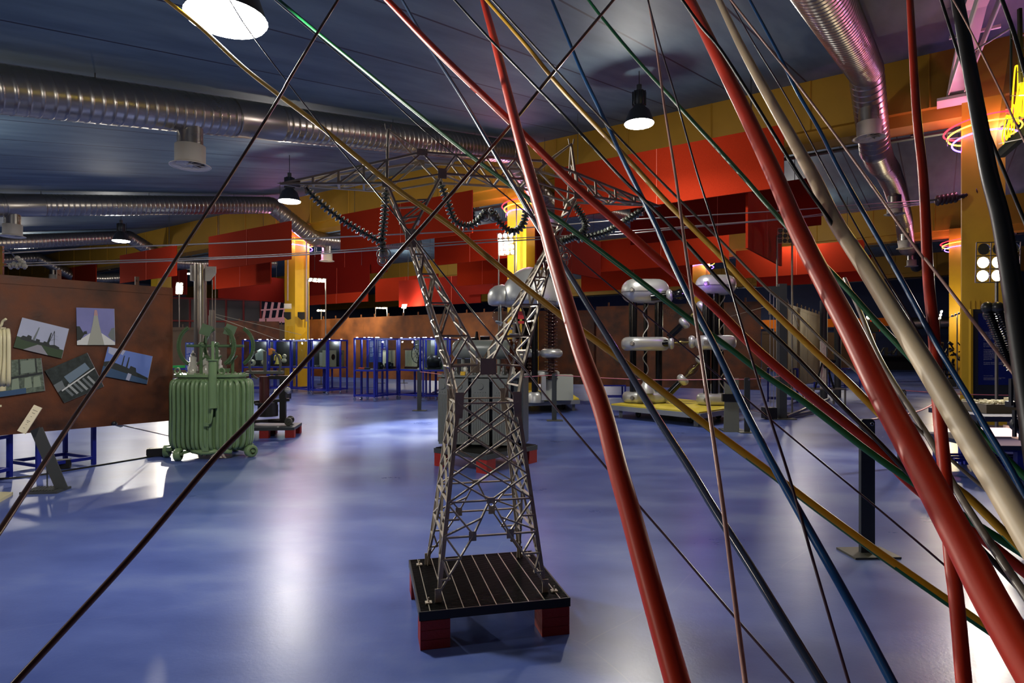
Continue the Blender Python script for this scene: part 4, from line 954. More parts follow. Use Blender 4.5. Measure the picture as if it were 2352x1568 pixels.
# ---- display cases
CI = [0]
def case(label, x0, y0, x1, y1, htop=1.84, hs=.90, dep=.62, group=None, open_bottom=True):
    p, q = G(x0,y0), G(x1,y1); d = q-p; L = d.length; rz = math.atan2(d.y,d.x); T = thing('display_case', label, 'display case', (p.x,p.y,0), rz, group='blue framed glass display cases')
    w = .05
    for x in (w/2, L-w/2):
        for y in (0,dep): b = MB(); b.box((x,y,(htop+.12)/2), (w,w,htop-.12)); b.build('post', BPAINT, T)
    for z, nm in ((.16,'bottom_rail'),(hs,'shelf_rail'),(htop,'top_rail')):
        b = MB()
        for y in (0,dep): b.box((L/2,y,z), (L-.01,w*.9,.05))
        for x in (w/2,L-w/2): b.box((x,dep/2,z), (w*.9,dep,.05))
        b.build(nm, BPAINT, T)
    b = MB(); b.box((L/2,dep/2,hs+.02), (L-.06,dep-.04,.02)); b.build('shelf', mat('case_shelf', (120,122,124), .5), T)
    b = MB()
    b.box((L/2,-.005,(hs+htop)/2), (L-.1,.005,htop-hs-.06)); b.box((L/2,dep/2,htop+.02), (L-.04,dep,.006)); b.build('glass_pane', GLASS, T)
    b = MB()
    for k in range(5): x = .1+(L-.2)*k/4; b.box((x,.02+.5*((k*7)%3)/3,htop+.035), (.05,.03,.025))
    b.build('clip_lamp', glow('clip_lit', (236,236,255), 5), T)
    cc_ = p+d*.5+Vector((-math.sin(rz), math.cos(rz), 0))*dep*.35; light('POINT', 'case_light', (cc_.x, cc_.y, htop-.08), 7, (.95,.95,1.), .03)
    b = MB()
    for x in (w/2,L-w/2):
        for y in (0,dep): b.cyl((x,y-.012,.05),(x,y+.012,.05),.05,n=14); b.cyl((x,y,.08),(x,y,.14),.015,n=8)
    b.build('caster', CHROME, T)
    return T, p, q, hs+.03, rz, L
gr = 'x'
CA1 = [case('display case with helmet, partly behind green transformer', 556,902,616,902), case('display case holding a yellow telephone', 617,901,669,901), case('display case in front of the left yellow column', 670,901,709,905),
       case('display case crossed by the long brown cable', 711,905,752,907), case('rightmost display case of the left row, with a beige box radio', 753,907,798,902)]
CB1 = [case('leftmost display case of the right row, with a glass bottle', 813,920,862,922), case('display case with cameras before blue text banners', 864,921,914,916), case('display case with a cream fan and heaters', 916,917,967,921), case('display case with black motor, left of pylon leg', 970,921,1030,921), case('display case mostly behind the pylon leg', 1034,917,1060,900)]
for (T_, p, q, hs, rz, L) in CA1[:4]+CB1[2:4]:
    pass
def dark_back(T_, L, m): b = MB(); b.box((L/2,.60,1.37), (L-.1,.02,.86)); b.build('back_panel', m, T_)
for cs in CA1: dark_back(cs[0], cs[5], mat('case_back_dark', (36,36,32), .35))
for cs in CB1[2:4]: dark_back(cs[0], cs[5], mat('case_back_grey', (84,86,76), .35))
def item(cs, f, name, label, cat, y=.25):
    T_, p, q, hs, rz, L = cs; c = p+(q-p)*f; n = Vector((-math.sin(rz), math.cos(rz), 0))*y; return thing(name, label, cat, (c.x+n.x, c.y+n.y, hs), rz)
IV = mat('ivory_enamel', (226,216,178), .3); CRM = mat('cream_metal', (196,188,152), .35)
t = item(CA1[0], .62, 'hood_dryer', 'grey green helmet shaped hood dryer in the leftmost case', 'hood dryer'); b = MB(); b.prof((0,0,.22),(0,0,.62),[(0,.18),(.5,.21),(.8,.15),(1,.02)],18); b.build('hood', mat('celadon',(176,186,166),.35), t); b = MB(); b.cyl((0,0,0),(0,0,.24),.03); b.cyl((0,0,0),(0,0,.02),.12,n=16); b.build('stand', CHROME, t)
t = item(CA1[0], .92, 'orange_shade', 'orange lamp shade leaning beside the hood dryer', 'lamp shade'); b = MB(); b.prof((0,0,.40),(.1,0,.62),[(0,.06),(1,.15)],16,False); b.cyl((0,0,0),(0,0,.42),.012); b.build('shade', mat('orange_plastic',(222,140,60),.4), t)
for f, lb in ((.35,'round white hair dryer below the hood dryer'),(.85,'round cream hair dryer at the right of the hood dryer')):
    t = item(CA1[0], f, 'hair_dryer', lb, 'hair dryer', .08); b = MB(); b.prof((0,-.06,.13),(0,.06,.13),[(0,.07),(.2,.12),(1,.11)],20); b.build('body', IV if f < .5 else CRM, t); b = MB(); b.prof((0,-.075,.13),(0,-.055,.13),[(0,.035),(1,.05)],16); b.cyl((0,0,0),(0,0,.06),.03); b.build('nozzle', CHROME, t)
t = item(CA1[1], .42, 'telephone', 'yellow and cream old telephone on a wooden stand', 'telephone'); b = MB(); b.box((0,0,.035),(.5,.28,.07)); b.build('wood_base', DWOOD, t); b = MB(); b.prof((-.1,0,.07),(-.1,0,.34),[(0,.12),(.5,.07),(1,.05)],14); b.tube(smooth_path([(-.22,0,.2),(-.2,0,.36),(-.05,0,.4),(.02,0,.26)],5),.03,8); b.build('yellow_body', mat('canary',(226,200,90),.35), t); b = MB(); b.ball((.12,0,.2),.09); b.ball((.14,0,.36),.07); b.torus((.14,-.06,.36),.05,.012,axis=(0,1,0)); b.build('cream_dial', IV, t)
t = item(CA1[2], .75, 'lantern', 'small white capped glass lantern', 'lantern'); b = MB(); b.cyl((0,0,.0),(0,0,.06),.09); b.cyl((0,0,.06),(0,0,.36),.06); b.build('body', mat('smoked_lantern',(90,90,80),.2), t); b = MB(); b.prof((0,0,.36),(0,0,.46),[(0,.09),(1,.01)],14); b.build('cap', WHITEP, t)
t = item(CA1[2], .3, 'iron', 'low white flat iron beside the lantern', 'iron'); b = MB(); b.stadium((0,0,0),.3,.12,0,[(0,0),(0,.03),(.03,.07)],8); b.build('body', IV, t); b = MB(); b.tube(smooth_path([(-.08,0,.07),(-.06,0,.13),(.06,0,.13),(.08,0,.07)],4),.012,6); b.build('handle', BLACK, t)
t = item(CA1[3], .55, 'heater_panel', 'flat white panel heater standing upright', 'heater'); b = MB(); b.box((0,0,.26),(.46,.06,.46)); b.build('panel', WHITEP, t); b = MB(); b.box((-.15,0,.015),(.04,.16,.03)); b.box((.15,0,.015),(.04,.16,.03)); b.build('foot', WHITEP, t)
t = item(CA1[3], .3, 'small_plates', 'stack of white dishes before the panel heater', 'dishes', .08); b = MB(); b.prof((0,0,0),(0,0,.06),[(0,.06),(1,.12)],16); b.build('dish', WHITEP, t)
t = item(CA1[4], .32, 'box_radio', 'beige box radio with round speaker in the rightmost left case', 'radio', .2); b = MB(); b.box((0,0,.29),(.36,.3,.56)); b.build('housing', CRM, t); b = MB(); b.torus((0,-.155,.34),.09,.014,axis=(0,1,0)); b.cyl((0,-.156,.34),(0,-.15,.34),.08,n=20); b.build('speaker', BLACK, t)
t = item(CA1[4], .76, 'metal_box', 'worn cream metal box next to the box radio', 'box', .2); b = MB(); b.box((0,0,.29),(.3,.28,.56)); b.build('body', mat('worn_cream',(170,160,120),.5,var=.2,vscale=14), t); b = MB(); b.torus((0,-.15,.45),.03,.008,axis=(0,1,0)); b.build('latch', DSTEEL, t)
t = item(CB1[0], .5, 'glass_bottle', 'clear glass bell bottle in the leftmost right row case', 'bottle', .3); b = MB(); b.prof((0,0,0),(0,0,.66),[(0,.14),(.05,.15),(.5,.14),(.7,.06),(.9,.035),(1,.04)],20); b.build('body', GLASS, t); b = MB(); b.cyl((0,0,0),(0,0,.02),.15,n=20); b.build('base', WHITEP, t)
t = item(CB1[0], .3, 'red_torch', 'orange red torch lying in front of the glass bottle', 'torch', .06); b = MB(); b.cyl((-.1,0,.03),(.12,0,.03),.025); b.build('body', mat('signal_orange',(230,80,40),.4), t); b = MB(); b.cyl((.12,0,.03),(.3,0,.03),.03); b.build('head', DSTEEL, t)
for f, lb in ((.3,'left small black folding camera in the camera case'),(.72,'right larger black camera in the camera case')):
    t = item(CB1[1], f, 'camera', lb, 'camera', .12); b = MB(); b.box((0,0,.09),(.14 if f < .5 else .26,.12,.17)); b.box((0,0,.19),(.08,.08,.05)); b.build('body', BLACK, t); b = MB(); b.cyl((0,-.12,.09),(0,-.04,.09),.045,n=16); b.build('lens', DSTEEL, t)
for cs, f, lb in ((CB1[1],.92,'cream wire front heater behind the post'),(CB1[2],.22,'cream slatted electric heater left of the fan')):
    t = item(cs, f, 'electric_heater', lb, 'heater', .3); b = MB(); b.box((0,0,.32),(.4,.14,.5)); b.build('body', CRM, t); b = MB()
    for k in range(8): b.box((-.17+k*.048,-.08,.32),(.012,.02,.46))
    b.build('grille', IV, t); b = MB(); b.box((0,0,.6),(.5,.2,.02)); b.box((0,0,.03),(.42,.18,.06)); b.build('end_plate', DWOOD, t)
t = item(CB1[2], .82, 'desk_fan', 'cream desk fan with dark round wire guard', 'fan', .15); b = MB(); b.torus((-.05,-.08,.46),.27,.012,axis=(0,1,0),n=32); b.torus((-.05,-.08,.46),.12,.006,axis=(0,1,0),n=24)
for k in range(10): a = 2*PI*k/10; b.bar((-.05,-.1,.46),(-.05+.27*math.cos(a),-.08,.46+.27*math.sin(a)),.007)
b.build('guard', BLACK, t); b = MB(); b.prof((.08,0,0),(.08,0,.42),[(0,.16),(.08,.15),(.15,.06),(.6,.04),(1,.06)],16); b.ball((.04,0,.46),.08)
for k in range(3): a = 2*PI*k/3+.3; b.box((-.05+.1*math.cos(a),-.07,.46+.1*math.sin(a)),(.17,.008,.08),R=Matrix.Rotation(-a,3,'Y'))
b.build('fan_body', IV, t)
t = item(CB1[3], .4, 'vacuum_cleaner', 'black round barrel motor with a dark funnel', 'motor', .25); b = MB(); b.prof((-.2,0,.26),(.22,0,.18),[(0,.1),(.2,.22),(.7,.2),(1,.1)],20); b.build('barrel', BLACK, t); b = MB(); b.torus((.25,-.05,.16),.09,.03,axis=(1,-.6,0)); b.box((0,0,.03),(.4,.2,.06)); b.build('funnel', DSTEEL, t)
t = item(CB1[3], .8, 'mincer', 'small green and chrome kitchen machine', 'kitchen machine', .2); b = MB(); b.cyl((0,0,0),(0,0,.28),.08); b.box((0,0,.34),(.2,.14,.12)); b.build('body', mat('pale_green_enamel',(120,150,116),.3), t); b = MB(); b.cyl((-.12,0,.3),(-.2,0,.3),.06,n=14); b.build('chrome_drum', CHROME, t)
# blue text banners behind the cases
def text_panel(name, label, c, w, h, rows, rz=0, m=None, ink=(220,222,236), margin=.12, cols=1, seed=1, t=.02):
    T = thing(name, label, 'text panel', c, rz); rnd = random.Random(seed)
    b = MB(); b.box((0,0,0),(w,t,h)); b.build('board', m or mat('banner_blue',(54,80,160),.45), T)
    b = MB(); cw = (w*(1-2*margin))/cols
    for cidx in range(cols):
        for k in rows:
            z0, z1, n, th = k
            for i in range(n):
                z = h*(.5-z0-(z1-z0)*i/max(1,n-1)); x = -w/2+w*margin+cidx*cw; end = x+cw*(.92 if i < n-1 else .5)
                while x < end:
                    l = min(rnd.uniform(.025,.09)*w, end-x); b.box((x+l/2,-t/2-.002,z),(l,.003,th)); x += l+.012*w
    b.build('lettering', mat('ink_%d_%d_%d' % ink, ink, .5), T); return T
for px, w_ in ((857,.26),(878,.5)): pass
text_panel('text_banner', 'left narrow blue text banner behind the right case row', (Xp(856,20),20,Z(806,20)), .22, .72, [(.08,.30,6,.012),(.36,.55,5,.012),(.62,.74,4,.012)], seed=3)
text_panel('text_banner', 'right blue text banner behind the right case row', (Xp(878,20.2),20.2,Z(806,20.2)), .30, .74, [(.06,.28,7,.012),(.34,.54,6,.012),(.60,.74,5,.012)], seed=4)
text_panel('text_banner', 'blue two column text banner between big rusty board and mast', (Xp(438,20),20,Z(818,20)), .34, .90, [(.05,.07,1,.02),(.14,.40,8,.010),(.46,.66,6,.010),(.72,.9,6,.010)], cols=2, seed=5)
trestle('blue low table at left behind the green transformer', G(392,902), G(430,902), .85, .6)
for i, (px, lb) in enumerate(((402,'green plastic tray on the low blue table'),)):
    b = MB(); c = fp(px,21.5); b.box((c.x,c.y+.3,.92),(.4,.3,.08)); tag(b.build('tray', mat('bright_green',(40,170,80),.4)), lb, 'tray')

# ---- grey transformer on its grating pallet behind the pylon
pf, pL, pR = G(1122,1088), G(992,1070), G(1238,1060)
e1 = (pR-pf); e2 = (pL-pf); cc = (pL+pR)/2; rzp = math.atan2(e1.y, e1.x)
T = thing('pallet', 'grey grating pallet on red blocks under the grey transformer', 'pallet', (cc.x, cc.y, 0), rzp)
LW, LD = e1.length*1.0, e2.length*1.0
b = MB(); b.box((0,0,.20),(LW,LD,.06)); b.build('deck', GUN, T)
b = MB()
for i in range(40): b.box((0,-LD/2+.02+i*(LD-.04)/39,.234),(LW-.03,.006,.01))
b.build('grating_bars', GRATE, T)
for x in (-1,1):
    for y in (-1,1): b = MB(); b.box((x*(LW/2-.09),y*(LD/2-.09),.085),(.17,.17,.17)); b.build('foot_block', REDW, T)
gx = fp(1112, 8.35); 
T = thing('cabinet_transformer', 'grey box transformer with a horizontal tank, behind the pylon', 'transformer', (gx.x, gx.y, .23), -.16)
b = MB(); Wt, Dt, z0, z1 = 1.0, .52, .06, .90
b.box((0,0,(z0+z1)/2),(Wt,Dt,z1-z0)); b.build('tank', mat('slate_enamel',(58,64,68),.4), T)
for i, x in enumerate((-.49,-.26,.02,.30)):
    b = MB(); w_ = .235 if i else .14
    b.box((x+(.0 if i else .02),-Dt/2-.07,.47),(w_,.025,.86)); 
    for k in range(7): b.box((x-w_*.38+k*w_*.127,-Dt/2-.084,.38),(.008,.008,.62))
    b.cyl((x,-Dt/2-.095,.80),(x,-Dt/2-.07,.80),.04,n=18)
    for k in range(5): b.ball((x-.07+k*.035,-Dt/2-.085,.72),.006,n=8)
    b.build('radiator_panel', GREYE, T)
b = MB()
for k in range(5): b.box((.47+.0,-Dt/2+.06+k*.1,.46),(.06,.035,.84))
b.box((.56,0,.46),(.025,Dt,.88)); b.build('side_radiator', mat('slate_enamel'), T)
b = MB(); b.box((0,0,.93),(Wt+.12,Dt+.12,.03)); b.box((0,0,.91),(Wt+.04,Dt+.04,.02))
for k in range(16): b.cyl((-.5+k*.067,-Dt/2-.03,.945),(-.5+k*.067,-Dt/2-.03,.965),.012,n=6)
b.build('lid', GREYE, T)
b = MB(); b.prof((-.43,.02,1.28),(.36,.02,1.28),[(0,.09),(.03,.115),(.06,.128),(.94,.128),(.97,.115),(1,.09)],28); b.cyl((-.3,.02,.94),(-.3,.02,1.18),.025); b.cyl((.2,.02,.94),(.2,.02,1.18),.025); b.build('conservator_tank', mat('grey_tank',(112,118,114),.35,var=.05), T)
for k, x in enumerate((-.34,-.22,-.08,.06,.30,.42)):
    b = MB(); b.prof((x,-.16,.945),(x,-.16,1.08),[(0,.04),(.3,.04),(.35,.025),(.6,.035),(.7,.02),(1,.015)],14); b.build('bushing', PORC if k % 2 else DSTEEL, T)
b = MB(); b.cyl((.47,-.16,1.20),(.56,-.16,1.20),.055,n=20); b.tube(smooth_path([(.4,-.1,.95),(.42,-.1,1.1),(.47,-.14,1.2)],4),.012,6); b.build('relay_drum', STEEL, T)
for x in (.36,.46): b = MB(); b.prof((x,0,.95),(x,0,1.42),[(0,.05),(.2,.07),(.3,.05),(.4,.075),(.5,.05),(.6,.07),(.8,.03),(.9,.05),(1,.02)],16); b.build('brown_insulator', BROWN, T)
b = MB()
for x, y in ((-.2,-.2),(.2,-.24),(-.3,.2),(.4,.2)): wheel(b,(x,y,.05),.05,.06,(1,.1,0)); b.bar((x,y,.07),(x,y,.12),.05)
b.build('roller', DSTEEL, T)
b = MB(); b.box((-.22,-.3,.965),(.06,.05,.05)); b.build('yellow_tag', YEL, T)
T = thing('motor_block', 'dark oily machine on a case top behind the grey tank', 'machine', (Xp(1095,16.5), 16.5, 0))
b = MB(); b.box((0,0,.75),(1.0,.5,1.5)); b.build('plinth', mat('case_back_dark'), T)
b = MB(); z = 1.5
b.box((0,0,z+.12),(.6,.4,.24)); b.cyl((-.3,0,z+.2),(-.05,0,z+.2),.14,n=16); b.cyl((.1,0,z+.25),(.35,0,z+.25),.13,n=16); b.prof((0,0,z+.2),(0,0,z+.5),[(0,.08),(.5,.05),(1,.03)],10); b.torus((-.34,0,z+.24),.09,.03,axis=(0,1,0)); b.build('castings', mat('oily_black',(30,24,24),.25,.4), T)

# ---- white dome machine on its yellow cart
def cart(label, corners, zt, mtop=YELW, legs=True):
    corners = [Vector((p[0], p[1], 0)) for p in corners]; c = sum(corners, Vector())/len(corners); T = thing('flat_cart', label, 'cart', (c.x, c.y, 0)); o = Vector((c.x,c.y,0))
    b = MB(); b.prism([Vector(p)-o+Vector((0,0,zt)) for p in corners], (0,0,-.03)); b.build('plank_top', mtop, T)
    b = MB(); n = len(corners)
    for i in range(n): b.bar(Vector(corners[i])*.999-o+Vector((0,0,zt-.08)), Vector(corners[(i+1)%n])-o+Vector((0,0,zt-.08)), .05, .10)
    b.build('side_rail', mat('pale_grey_steel',(130,134,140),.5), T)
    b = MB(); w = MB()
    for p in corners:
        q = (Vector(p)-o)*.86; b.box((q.x,q.y,(zt-.1)/2),(.07,.07,zt-.1)); q = (Vector(p)-o)*.6; wheel(w,(q.x,q.y,.085),.085,.04,(.9,.4,0)); w.bar((q.x,q.y,.1),(q.x,q.y,zt-.1),.03)
    b.build('leg', mat('pale_grey_steel'), T); w.build('wheel', BLACK, T); return T
zc = .31
cart('yellow topped cart under the white dome machine', [G(1180,921,zc), G(1330,915,zc), G(1300,895,zc), G(1170,897,zc)], zc)
dd = 14.6
T = thing('dome_generator', 'electrostatic generator with big silver dome and ribbed columns', 'generator', (Xp(1215,dd), dd, 0))
def L_(px, py, dy=0): return Vector((Xp(px,dd)-T.location.x, dy, Z(py,dd)))
c = L_(1217,0); r0 = 66/F*dd
b = MB(); zb, zt_ = Z(704,dd), Z(613,dd); c.z = 0
b.prof((c.x,0,zb),(c.x,0,zt_), [(0,r0*.55),(.0,r0*.86),(.05,r0*.96),(.14,r0),(.28,r0*.995),(.45,r0*.95),(.62,r0*.83),(.78,r0*.65),(.9,r0*.43),(.97,r0*.22),(1,.01)], 40); b.build('dome', SILV, T)
b = MB(); b.prof((c.x,0,zb+.10),(c.x,0,zb+.104),[(0,r0*.99),(0,r0*1.004),(1,r0*1.004),(1,r0*.99)],40,False)
for k in range(50): a = 2*PI*k/50; b.ball((c.x+r0*1.0*math.cos(a), r0*1.0*math.sin(a), zb+.14), .007, n=6)
b.build('rivet_band', DSTEEL, T)
for s, lab in ((-1,'l'),(1,'r')):
    b = MB(); x = c.x+s*r0*.98; b.prof((x,.05*s,zb+.02),(x,.05*s,zb+.52),[(0,.25),(.06,.31),(.2,.33),(.5,.33),(.75,.28),(.92,.17),(1,.02)],32); b.build('side_lobe', SILV, T)
for px, dy, rr in ((1228,-.1,.075),(1186,.15,.08),(1206,.3,.07)):
    b = MB(); b.cyl(L_(px,900,dy)*1.0, L_(px,700,dy), rr, n=20); b.build('black_column', BLKG, T)
for px, dy, py0, py1 in ((1266,0,872,705),(1216,.4,880,705)):
    b = MB(); p, q = L_(px,py0,dy), L_(px,py1,dy); n = 22; pr = []
    for k in range(n): pr += [(k/n,.085),(k/n+.3/n,.085),(k/n+.4/n,.155),(k/n+.55/n,.165),(k/n+.7/n,.085)]
    pr += [(1,.085)]; b.prof(p, q, pr, 22); b.build('ribbed_insulator', BROWN, T)
    b = MB(); z = L_(px,811,dy); b.prof(z-Vector((0,0,.11)), z+Vector((0,0,.11)), [(0,.08),(.05,.2),(.25,.26),(.5,.275),(.75,.26),(.95,.2),(1,.08)], 26); b.build('corona_ring', SILV, T)
b = MB(); b.prof(L_(1230,923,-.05), L_(1230,897,-.05), [(0,.2),(.6,.2),(.85,.16),(1,.06)], 26); b.build('silver_cap', SILV, T)
for k in range(7):
    if k == 0: b = MB()
    z = L_(1181,720+k*24,-.3); b.torus(z, .10, .025, n=18, m=6)
b.cyl(L_(1181,880,-.3), L_(1181,700,-.3), .045, n=12); b.build('ring_stack', STEEL, T)
b = MB(); b.torus(L_(1158,748,-.4), .20, .022, axis=(.45,.15,1), n=28, m=6); b.bar(L_(1150,700,-.3), L_(1152,756,-.4), .03); b.build('discharge_hoop', SILV, T)
b = MB(); b.ball(L_(1150,727,-.5), .19, 20); b.build('glass_globe', GLASS, T)
b = MB(); b.cyl(L_(1186,905,.15), Vector((L_(1186,905,.15).x,.15,zc)), .16, n=20); b.build('column_foot', SILV, T)
b = MB(); bx = L_(1277,0); b.box((bx.x+.05,.25,zc+.3),(.72,.5,.6)); b.build('cabinet', mat('ivory_grey',(176,180,166),.5), T)
b = MB(); b.stadium((bx.x-.25,.2,0), .7, .5, 0, [(0,zc+.6),(0,zc+.66),(.05,zc+.7)], 8); b.box((bx.x-.3,.0,zc+.3),(.1,.5,.55)); b.build('cabinet_cap', SILV, T)
b = MB(); b.box(L_(1196,726,-.45), (.14,.02,.18)); b.box(L_(1196,742,-.45), (.14,.02,.06)); b.build('warning_sign', mat('sign_red',(186,40,44),.5), T)

# ---- twin high voltage generator
zk = .30
cn = [G(1404,927,zk), G(1606,946,zk), G(1712,931,zk), G(1530,912,zk)]
cart('large yellow planked cart carrying the twin generator', cn, zk)
def rect_tank(b, c, L, Wd, z0, z1, rz, r=.12):
    hgt = z1-z0; pr = []
    for k in range(7): a = PI/2*k/6; pr.append((r-r*math.sin(a), z0+r-r*math.cos(a)))
    for k in range(7): a = PI/2*k/6; pr.append((r-r*math.cos(a), z1-r+r*math.sin(a)))
    b.stadium(c, L, Wd, rz, pr, 14)
def gen(label, cpx, d, Lpx, tops, mids, bases, colpx, rz):
    T = thing('high_voltage_generator', label, 'generator', (Xp(cpx,d), d, zk)); L = Lpx/F*d; o = zk
    for nm, (ya, yb), r in (('head_tank', tops, .26), ('middle_ring', mids, .13), ('base_tank', bases, .1)):
        z0, z1 = Z(yb,d)-o, Z(ya,d)-o; z0 = max(z0, 0); b = MB(); rr = min(r, (z1-z0)/2-.001); rect_tank(b, (0,0,0), L*(1 if nm != 'base_tank' else .95), L*.62, z0, z1, rz, rr)
        pt = b.build(nm, SILV, T)
        b = MB(); e = Vector((-L/2*.62*math.cos(rz)-.02, -L*.27, (z0+z1)/2)); b.torus(e+Vector((0,-.03,0)), .045, .012, axis=(.5,1,0), n=16, m=6); b.cyl(e, e+Vector((-.02,-.05,0)), .035, n=14); b.build('port', STEEL, pt)
        if nm == 'head_tank': b = MB(); rect_tank(b, (0,0,0), L+.012, L*.62+.012, (z0+z1)/2-.03, (z0+z1)/2-.02, rz, .004); b.build('seam', DSTEEL, pt)
    for px in colpx:
        b = MB(); x = Xp(px,d)-T.location.x; y = .12 if px == colpx[1] else -.05
        b.cyl((x,y,Z(bases[0],d)-o-.02),(x,y,Z(mids[1],d)-o+.02),.075 if px != colpx[1] else .04,n=18); b.cyl((x,y,Z(mids[0],d)-o-.02),(x,y,Z(tops[1],d)-o+.02),.095 if px != colpx[1] else .045,n=18); b.build('black_column', BLKG, T)
    x = Xp(colpx[1],d)-T.location.x; b = MB(); H0, H1 = Z(bases[0],d)-o, Z(tops[1],d)-o
    pts = [Vector((x+.06*math.cos(a), .12-.06*abs(math.sin(a))-.01, H0+(H1-H0)*k/50)) for k, a in ((k, k*.5) for k in range(51))]; b.tube(pts, .012, 6); b.build('spiral_ribbon', mat('pale_ribbon',(200,196,180),.4), T)
    return T
dG1, dG2 = 14.1, 13.5
G1 = gen('left silver generator head on black columns, with rectifier arms', 1482, dG1, 110, (641,696), (774,805), (899,926), (1453,1485,1512), .05)
G2 = gen('right silver generator head on black columns, with purple light on it', 1644, dG2, 92, (631,677), (770,803), (903,930), (1622,1662,1640), 0)
def arm(T, p, q, name='rectifier_arm', glass=True, bulge=False):
    o = Vector(T.location); p, q = P(*p)-o, P(*q)-o; d = q-p; R = Vector
    b = MB(); b.cyl(p, p+d*.34, .075, n=16); b.cyl(p+d*.34, p+d*.38, .05, n=12)
    pt = b.build(name, BLKG, T)
    for f0, f1 in ((.34,.48),(.98,.82)):
        b = MB(); b.prof(p+d*f0, p+d*f1, [(0,.05),(.1,.10),(.35,.135),(.6,.145),(.85,.13),(1,.09),(1,.06),(.7,.05)], 20, False); b.build('silver_cup', SILV, pt)
    b = MB(); b.prof(p+d*.46, p+d*.84, [(0,.04),(.15,.06),(.4,.10),(.7,.10),(.9,.04),(1,.03)], 16, False) if not bulge else b.prof(p+d*.46, p+d*.84, [(0,.04),(.2,.09),(.5,.13),(.8,.09),(1,.04)], 16)
    b.build('glass_bulb' if glass else 'black_bulb', GLASS if glass else BLKG, pt)
    if glass: b = MB(); b.cyl(p+d*.46, p+d*.84, .018, n=8); b.prof(p+d*.58, p+d*.70, [(0,.03),(.5,.05),(1,.03)], 10); b.build('filament', mat('brass',(196,170,100),.25,.9), pt)
arm(G1, (1495,683,13.8), (1598,672,13.6), glass=False, bulge=True)
arm(G1, (1500,790,13.9), (1600,784,13.7))
arm(G1, (1536,775,13.8), (1622,695,13.6))
arm(G1, (1530,910,13.8), (1622,818,13.6))
b = MB(); o = Vector(G1.location); b.prof(P(1484,902,13.7)-o, P(1484,874,13.7)-o, [(0,.2),(.4,.17),(.7,.1),(1,.05)], 20); b.build('cone_foot', SILV, G1)
b = MB(); o = Vector(G2.location); b.tube(smooth_path([P(1640,900,13.9)-o,P(1646,884,13.9)-o,P(1660,880,13.9)-o,P(1680,884,13.9)-o],4), .12, 14); b.build('elbow', SILV, G2)
light('POINT', 'violet_light', P(1612,655,12.9), 6, (.4,.15,1.), .05)

# ---- barrier posts and cord
def barrier(label, px, py, h=1.0, w=.10, rz=0):
    g = G(px,py); T = thing('barrier_post', label, 'barrier post', (g.x,g.y,0), rz, group='dark barrier posts with pink cord')
    b = MB(); b.prism([(-w/2,-.015,.01),(w/2,-.015,.01),(w/2,-.015,h-.02),(w/2-.02,-.015,h),(-w/2+.015,-.015,h),(-w/2,-.015,h-.015)], (0,.03,0)); b.build('flat_post', GUN, T)
    b = MB(); b.box((.01,.0,.008),(.34,.24,.014)); b.build('foot_plate', mat('plate_steel',(84,84,72),.5,.3), T)
    b = MB(); b.torus((w/2-.025,-.02,h-.035),.011,.004,axis=(0,1,0),n=14,m=5); b.build('eyelet', CHROME, T); return T
barrier('nearest dark flat barrier post at lower right', 1991, 1272, .995, .105, .05)
barrier('barrier post partly behind the biggest red pipe', 2071, 1074, 1.0, .10)
barrier('barrier post right of the slanted grey info stand', 1716, 993, 1.0)
barrier('barrier post in front of the white dome machine cart', 1273, 966, 1.0)
barrier('farthest barrier post, left of the grey transformer', 963, 943, 1.0)
def top(px, py, h=.97): g = G(px,py); return Vector((g.x,g.y,h))
def cord(label, a, b_, sag=.03):
    q = smooth_path([a, (a+b_)/2-Vector((0,0,sag)), b_], 8); b = MB(); b.tube(q, .009, 6); tag(b.build('pink_cord', ROPEP), label, 'cord')
cord('pink barrier cord from the farthest post towards the grey transformer', top(963,943), top(1273,966)+Vector((0,0,-.0)), .12)
cord('pink barrier cord running before the twin generator', top(1273,966), top(1716,993), .05)
cord('pink barrier cord right of the info stand', top(1716,993), P(1815,858,13.2), .03)
cord('pink barrier cord tied to the nearest barrier post', top(1991,1272)+Vector((-.02,0,.01)), P(2180,905,9), .08)
cord('pink barrier cord across the floor gap at right', P(2070,896,11), P(2330,908,10.5), .02)
g = G(1682,992); T = thing('info_stand', 'slanted grey blank back of a reading stand by the twin generator', 'info stand', (g.x,g.y,0), -.1)
b = MB(); b.prism([(-.16,-.02,0),(.12,-.02,0),(.17,.22,.98),(-.07,.22,.98)], (0,.02,0)); b.build('sheet', GREYE, T)
b = MB(); b.box((0,.14,.62),(.30,.1,.14)); b.build('bracket', BLACK, T); b = MB(); b.box((.05,.25,.01),(.4,.35,.02)); b.build('foot_plate', GUN, T)

